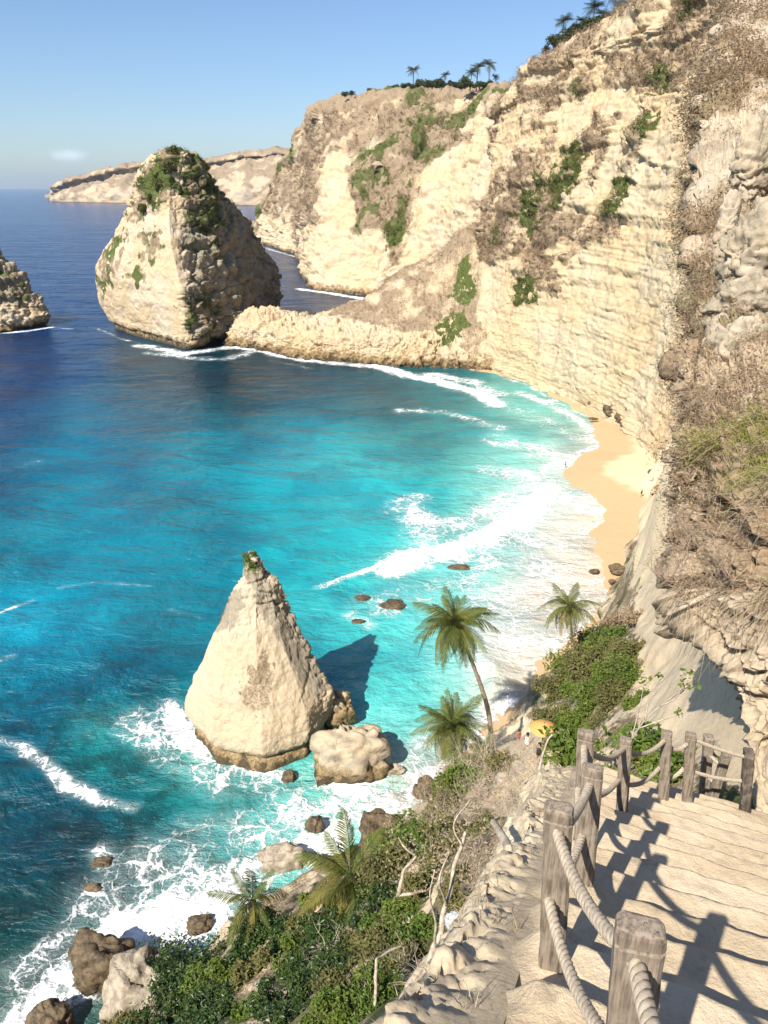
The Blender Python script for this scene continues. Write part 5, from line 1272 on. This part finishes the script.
def rope(parent, a, b, sag, r=.024, n=150, pitch=.13, out=(0, 0, 0)):
    a, b = np.array(a), np.array(b); t = np.linspace(0, 1, n)
    L = a+(b-a)*t[:, None]+np.array([0, 0, -1])*sag*4*(t*(1-t))[:, None]+np.array(out)*4*(t*(1-t))[:, None]
    mb = MB(); ln = np.linalg.norm(np.diff(L, axis=0), axis=1).sum()
    T = np.gradient(L, axis=0); T /= np.linalg.norm(T, axis=1)[:, None]
    N_ = np.cross(T, [0, 0, 1.]); N_ /= np.linalg.norm(N_, axis=1)[:, None]; B_ = np.cross(T, N_)
    for k in range(3):
        ph = t*ln/pitch*2*math.pi+k*2*math.pi/3
        mb.add(*tube(L+(np.cos(ph)[:, None]*N_+np.sin(ph)[:, None]*B_)*r*.5, r*.62, 7, cap=True))
    o = mb.build('rope', M['rope'], parent); 
    V = o.data.vertices; co = np.empty(len(V)*3, np.float32); V.foreach_get('co', co); co = co.reshape(-1, 3)-np.array(parent.location, np.float32); V.foreach_set('co', co.ravel())
    return o
rail = empty('rope_railing', (.7, 1.4, H-2.85), 'weathered wooden posts with thick sagging ropes along the left of the steps', 'railing')
# measured tops
PT = [np.array([.42, .15, H-.95]), W(641, 924, 1.40), W(559, 806, 2.46), W(593, 766, 3.5), W(586, 731, 4.5), W(626, 738, 6.0), W(667, 731, 6.94), W(691, 733, 7.15)]
HT = [1.1, 1.12, 1.15, 1.12, 1.15, 1.12, 1.1, 1.0]
LE = [(0, 0), (-.06, 0), (-.06, 0), (-.05, 0), (-.07, 0), (-.08, 0), (-.10, 0), (-.11, 0)]
for i, (p, h_, l) in enumerate(zip(PT, HT, LE)):
    post(rail, p, h_, .125 if i != 1 else .132, .078, l, rotz=[.0, -.25, -.3, -.3, -.3, -.35, -.35, -.3][i], seed=i)
for i in range(len(PT)-1):
    a, b = PT[i], PT[i+1]; sg = .10 if i < 4 else .14
    rope(rail, a+np.array([0, 0, -.13]), b+np.array([0, 0, -.13]), sg)
    rope(rail, a+np.array([0, 0, -.55]), b+np.array([0, 0, -.55]), sg+.02)
rope(rail, PT[0]+np.array([0, 0, -.13]), PT[0]+np.array([-.3, -1.4, .9]), .12); rope(rail, PT[0]+np.array([0, 0, -.55]), PT[0]+np.array([-.3, -1.4, .45]), .12)
post(rail, PT[0]+np.array([-.3, -1.4, 1.03]), 1.1, seed=33)
pd = W(749, 750, 7.25)
rail2 = empty('rope_railing', (4.2, 7.6, H-8), 'second rope railing with a shade-darkened end post where the path turns down right', 'railing')
post(rail2, pd, 1.05, .12, .12, (-.13, 0), 'wood_dark', -.2, 51)
rope(rail2, PT[7]+np.array([0, 0, -.08]), pd+np.array([0, 0, -.12]), .02); rope(rail2, PT[7]+np.array([0, 0, -.55]), pd+np.array([0, 0, -.5]), .04)
q1, q2, q3, q4 = W(709, 736, 8.2), W(727, 753, 8.0), W(731, 745, 15.5), W(741, 746, 17.5)
post(rail2, q1, 1.25, .13, .13, (-.10, 0), 'wood', -.2, 52); post(rail2, q2, 1.35, .12, .10, (.06, 0), 'wood', -.1, 53)
post(rail2, q3, 1.15, .13, .13, (0, 0), 'wood', 0, 54); post(rail2, q4, 1.1, .13, .13, (0, 0), 'wood', 0, 55)
rope(rail2, q1+np.array([0, 0, -.1]), q3+np.array([0, 0, -.1]), .3); rope(rail2, q3+np.array([0, 0, -.1]), q4+np.array([0, 0, -.1]), .1)
for z_ in (-.25, -.6): rope(rail2, q1+np.array([0, 0, z_]), q2+np.array([0, 0, z_]), .02, n=40)

# ------------------------------------------------------------ umbrella, people, litter
up_ = hill_at_px(541, 752, 20, 100)
um = empty('beach_umbrella', up_, 'ochre round parasol on the small terrace above the surf', 'parasol')
a = np.linspace(0, 1, 6)[:, None]; b = np.linspace(0, 2*math.pi, 48, endpoint=False)[None]
sc8 = 1-.04*(np.abs(np.sin(b*4)))*a
V = np.stack([.92*a*sc8*np.cos(b), .92*a*sc8*np.sin(b), 2.35-.42*a**1.6+0*b], -1).reshape(-1, 3)
mk('canopy', V, grid_faces(6, 48, True), plain('ochre_canvas', (.62, .34, .11), (.55, .30, .09), 3., .8, .1), um)
V, F = tube([(0, 0, -.3), (0, 0, 2.45)], .035, 8); mk('pole', V, F, M['wood'], um)
def person(loc, hgt, pose, cloth, skin, hair, label, yaw=0.):
    """continuous skinned figure; pose is stand, walk or sit"""
    root = bpy.data.objects.new('person', None)
    J = {'pel': (0, 0, .52), 'che': (0, .0, .70), 'neck': (0, 0, .84), 'head': (0, .01, .93), 'htop': (0, .0, .985), 'lh': (.055, 0, .50), 'rh': (-.055, 0, .50), 'lk': (.06, .02, .28), 'rk': (-.06, .02, .28), 'la': (.06, 0, .045), 'ra': (-.06, 0, .045), 'lt': (.065, .07, .015), 'rt': (-.065, .07, .015),
         'ls': (.105, 0, .80), 'rs': (-.105, 0, .80), 'le': (.135, -.01, .65), 're': (-.135, -.01, .65), 'lw': (.14, .03, .51), 'rw': (-.14, .03, .51), 'lf': (.14, .045, .44), 'rf': (-.14, .045, .44)}
    if pose == 'walk':
        J.update(lk=(.05, .09, .29), la=(.05, .10, .05), lt=(.05, .17, .02), rk=(-.05, -.03, .28), ra=(-.05, -.14, .07), rt=(-.05, -.09, .02), lw=(.15, -.08, .53), lf=(.15, -.09, .46), rw=(-.15, .10, .54), rf=(-.15, .13, .47))
    if pose == 'sit':
        dz = -.44
        J = {k: (v[0], v[1], v[2]+dz) for k, v in J.items()}
        J.update(lk=(.08, .24, .20), rk=(-.08, .24, .20), la=(.07, .40, .03), ra=(-.07, .40, .03), lt=(.07, .47, .04), rt=(-.07, .47, .04), lh=(.06, 0, .07), rh=(-.06, 0, .07), lw=(.1, .16, .2), lf=(.09, .21, .2), rw=(-.1, .16, .2), rf=(-.09, .21, .2))
    E = [('pel', 'che'), ('che', 'neck'), ('neck', 'head'), ('head', 'htop'), ('pel', 'lh'), ('pel', 'rh'), ('lh', 'lk'), ('rh', 'rk'), ('lk', 'la'), ('rk', 'ra'), ('la', 'lt'), ('ra', 'rt'), ('che', 'ls'), ('che', 'rs'), ('ls', 'le'), ('rs', 're'), ('le', 'lw'), ('re', 'rw'), ('lw', 'lf'), ('rw', 'rf')]
    RAD = dict(pel=.085, che=.085, neck=.032, head=.058, htop=.035, lh=.055, rh=.055, lk=.036, rk=.036, la=.022, ra=.022, lt=.018, rt=.018, ls=.035, rs=.035, le=.024, re=.024, lw=.017, rw=.017, lf=.016, rf=.016)
    names = list(J); me = bpy.data.meshes.new('person')
    me.from_pydata([tuple(c*hgt for c in J[k]) for k in names], [(names.index(a), names.index(b)) for a, b in E], [])
    o = bpy.data.objects.new('person', me); C.objects.link(o)
    sk = o.modifiers.new('skin', 'SKIN'); 
    for i, k in enumerate(names): me.skin_vertices[0].data[i].radius = (RAD[k]*hgt*.95, RAD[k]*hgt*(.75 if k in ('pel', 'che') else .95))
    me.skin_vertices[0].data[0].use_root = True
    o.modifiers.new('sub', 'SUBSURF').levels = 1; o.modifiers['sub'].render_levels = 2
    me.materials.append(skin); o.location = tuple(float(v) for v in loc); o.rotation_euler.z = yaw
    tag(o, label, 'person')
    # clothing: a fitted shell from shoulders to thigh, and hair
    zz = [J['pel'][2]-.10, J['pel'][2], (J['pel'][2]+J['che'][2])/2, J['che'][2], J['ls'][2]+.015]; rr_ = [.10, .105, .085, .105, .10]
    if pose == 'sit': zz[0] = J['pel'][2]-.05
    a = np.arange(14)/14*2*math.pi
    V = np.array([[(r*hgt*math.cos(t), r*hgt*.78*math.sin(t), z*hgt) for t in a] for z, r in zip(zz, rr_)]).reshape(-1, 3)
    mk('clothing', V, grid_faces(5, 14, True), cloth, o)
    hd = np.array(J['head'])*hgt; t_ = np.linspace(0, math.pi*.62, 6)[:, None]; a = a[None]
    V = np.stack([.072*hgt*np.sin(t_)*np.cos(a), .075*hgt*np.sin(t_)*np.sin(a)-.008*hgt, .078*hgt*np.cos(t_)+0*a], -1).reshape(-1, 3)+hd
    mk('hair', V, grid_faces(6, 14, True), hair, o)
    return o
sk_ = plain('tanned_skin', (.40, .24, .15), (.34, .20, .12), 5., .6, .05); hr = plain('dark_hair', (.03, .022, .016), (.02, .015, .01), 20.)
cl1 = plain('white_cloth', (.75, .74, .72), (.68, .67, .66), 5.); cl2 = plain('dark_cloth', (.05, .05, .07), (.03, .03, .04), 5.); cl3 = plain('red_cloth', (.35, .08, .06), (.28, .06, .05), 5.)
z_ = lambda px, py, z: WZ(px, py, z)
def onbeach(px, py):
    p = WZ(px, py, 1.6); return np.array([p[0], p[1], 1.6+0.])
def ground_of(px, py):
    best = None
    for z in np.linspace(3.2, -.2, 80):
        p = WZ(px, py, z); s_ = poly_sd(np.array([p[0]]), np.array([p[1]]), land)[0]; dd = seg_dist(np.array([p[0]]), np.array([p[1]]), wl)[0]
        zb = min(.085*dd if s_ > 0 else -.12*dd, 2.8+.01*dd)
        if z <= zb: return p
    return p
person(ground_of(641, 497), 1.7, 'walk', cl2, sk_, hr, 'person in dark clothes walking on the dry sand, the left one of two', .4)
person(ground_of(651, 497), 1.65, 'stand', cl2, sk_, hr, 'person in dark clothes standing by the cliff foot, the right one of two', -.6)
person(ground_of(565, 468), 1.75, 'stand', cl2, sk_, hr, 'person standing alone at the water edge of the far beach', 1.2)
p = hill_at_px(518, 744, 20, 100); person(p, 1.7, 'stand', cl3, sk_, hr, 'person with dark hair standing above the swash left of the parasol', .2)
p = hill_at_px(526, 752, 20, 100); person(p, 1.7, 'walk', cl1, sk_, hr, 'person in a white top walking just left of the parasol', -.7)
p = hill_at_px(539, 757, 20, 100)+np.array([-.2, -.6, 0]); person(p, 1.68, 'stand', cl2, sk_, hr, 'person in dark clothes standing under the parasol', 2.5)
# crumpled clear plastic lying on the ledge
m = NT('clear_plastic'); m.col((.78, .85, .92)); m.rgh(.12); m.b.inputs['Transmission Weight'].default_value = .55; m.b.inputs['IOR'].default_value = 1.2
b_ = W(455, 923, 8.2)
bg_ = boulder(0, 0, 0, .2, m.m, 'crumpled clear plastic bag caught beside the dead tree', base=b_, name='plastic_bag', seed=71, cat='plastic bag')
V = np.array([v.co[:] for v in bg_.data.vertices])
n = 30; a = np.linspace(0, math.pi, 40)[:, None]; b = np.linspace(0, 2*math.pi, 56, endpoint=False)[None]
S_ = np.stack([np.sin(a)*np.cos(b), np.sin(a)*np.sin(b), np.cos(a)+0*b], -1); S_ = S_*(.13*(1+.5*ridged(S_, 2.2, 4)))[..., None]*np.array([1, .9, .9])
bg_.data.vertices.foreach_set('co', S_.astype(np.float32).ravel()); bg_.data.update()

# pale crags standing out of the scrub on the right
for px, py, Y, w_, h_, dp, sd_, lab in [(762, 262, 20, 70, 2.2, .9, 81, 'jagged grey-white crag high on the outcrop at the right frame edge'), (748, 312, 18.5, 64, 1.3, .9, 83, 'overhanging pale crag in the middle of the outcrop, dark below'), (752, 362, 17, 84, 1.5, .8, 85, 'smooth cream crag just above the dry grass'), (716, 352, 17.5, 26, 1.2, .9, 87, 'small pale crag at the left corner of the outcrop'), (752, 170, 28, 40, 2.6, .8, 89, 'weathered grey crag among brown scrub below the skyline'), (726, 232, 24, 22, 1.6, .8, 91, 'small grey crag on the left edge of the brown scrub')]:
    o = boulder(0, 0, 0, 1, M['near'], lab, base=(0, 0, 0), name='crag', seed=sd_, cat='crag')
    p = W(px, py, Y); d_ = p[1]*cp+(H-p[2])*sp_; rx = w_/2*d_/FP
    n = 90; a = np.linspace(0, math.pi, n)[:, None]; b = np.linspace(0, 2*math.pi, 130, endpoint=False)[None]
    V = np.stack([np.sin(a)*np.cos(b), np.sin(a)*np.sin(b), np.cos(a)+0*b], -1); q = V*np.array([rx, rx*dp, h_*.6])+np.array([px, py, 0])*.1
    V = V*(1+.25*fbm(q, .8, 4)+.16*ridged(q*np.array([1, 1, 2.]), 1.2, 4)+.20*blocks(q*np.array([1, 1, 2.]), 1.5, 2.)+.06*blocks(q, 4.5, 2.))[..., None]*np.array([rx, rx*dp, h_*.62])
    nz = fbm(q, 1., 5, .6)
    me = o.data; o.data = mk('crag', V.reshape(-1, 3), grid_faces(n, 130, True)[:, ::-1], M['near'], attrs={'mask': np.stack([np.clip(nz*.8, 0, 1), .1+0*nz, np.clip(.62+1.2*nz, 0, 1)], -1).reshape(-1, 3)}, link=False).data
    o.location = tuple(float(v) for v in p)
# dry tufts on the ledge
r_ = np.random.default_rng(33)
k_ = r_.choice(Pn2.shape[0]*Pn2.shape[1], 9000); ov = np.clip(over.ravel()[k_], 0, 3)
k_ = k_[(r_.random(len(k_)) < .04+.5*sst(.2, 1.1, ov)) & (nz_ledge.ravel()[k_] > -.1)]
V, F = blades(Pn2.reshape(-1, 3)[k_], N_ledge.reshape(-1, 3)[k_], .17, .0028, r_, 16, .6, .5, .05, 3)
tag(mk('dry_grass', V, F, M['scrub_near'], smooth=False), 'dry grass tufts on the earthy flank of the rock ledge', 'dry grass', kind='stuff')

# tangle of dead twigs on the slope under the umbrella
r2 = random.Random(77); mb = MB(); lf = []
for i in range(210):
    px, py = r2.uniform(375, 545), r2.uniform(752, 905)
    if py < 752+(545-px)*.25 or px-py*.0 > 470+(905-py)*.62 or py > 905-(545-px)*.10: continue
    p = hill_at_px(px, py, 9, 90); d_ = p[1]*cp+(H-p[2])*sp_; h_ = r2.uniform(1.2, 2.6)*d_/45
    for k in range(3): grow(mb, (p[0]+r2.gauss(0, .3), p[1]+r2.gauss(0, .3), p[2]-.2), (r2.gauss(0, .8), r2.gauss(0, .8), 1), h_*.6, .018*d_/40, r2, 3)
    lf.append(p+np.array([0, 0, .3*h_]))
tag(mb.build('dead_twigs', M['bark']), 'tangle of pale dead twigs covering the slope under the umbrella terrace', 'dead twigs', kind='stuff')
r_ = np.random.default_rng(9); cs = np.repeat(np.array(lf), 45, 0); cs = cs+r_.normal(size=cs.shape)*np.array([1., 1., .5]); V, F = leaf_quads(cs, .16, r_, .3, .5)
tag(mk('dry_scrub', V, F, M['scrub_near'], smooth=False), 'dry brown leaves among the dead twigs under the umbrella terrace', 'scrub', kind='stuff')
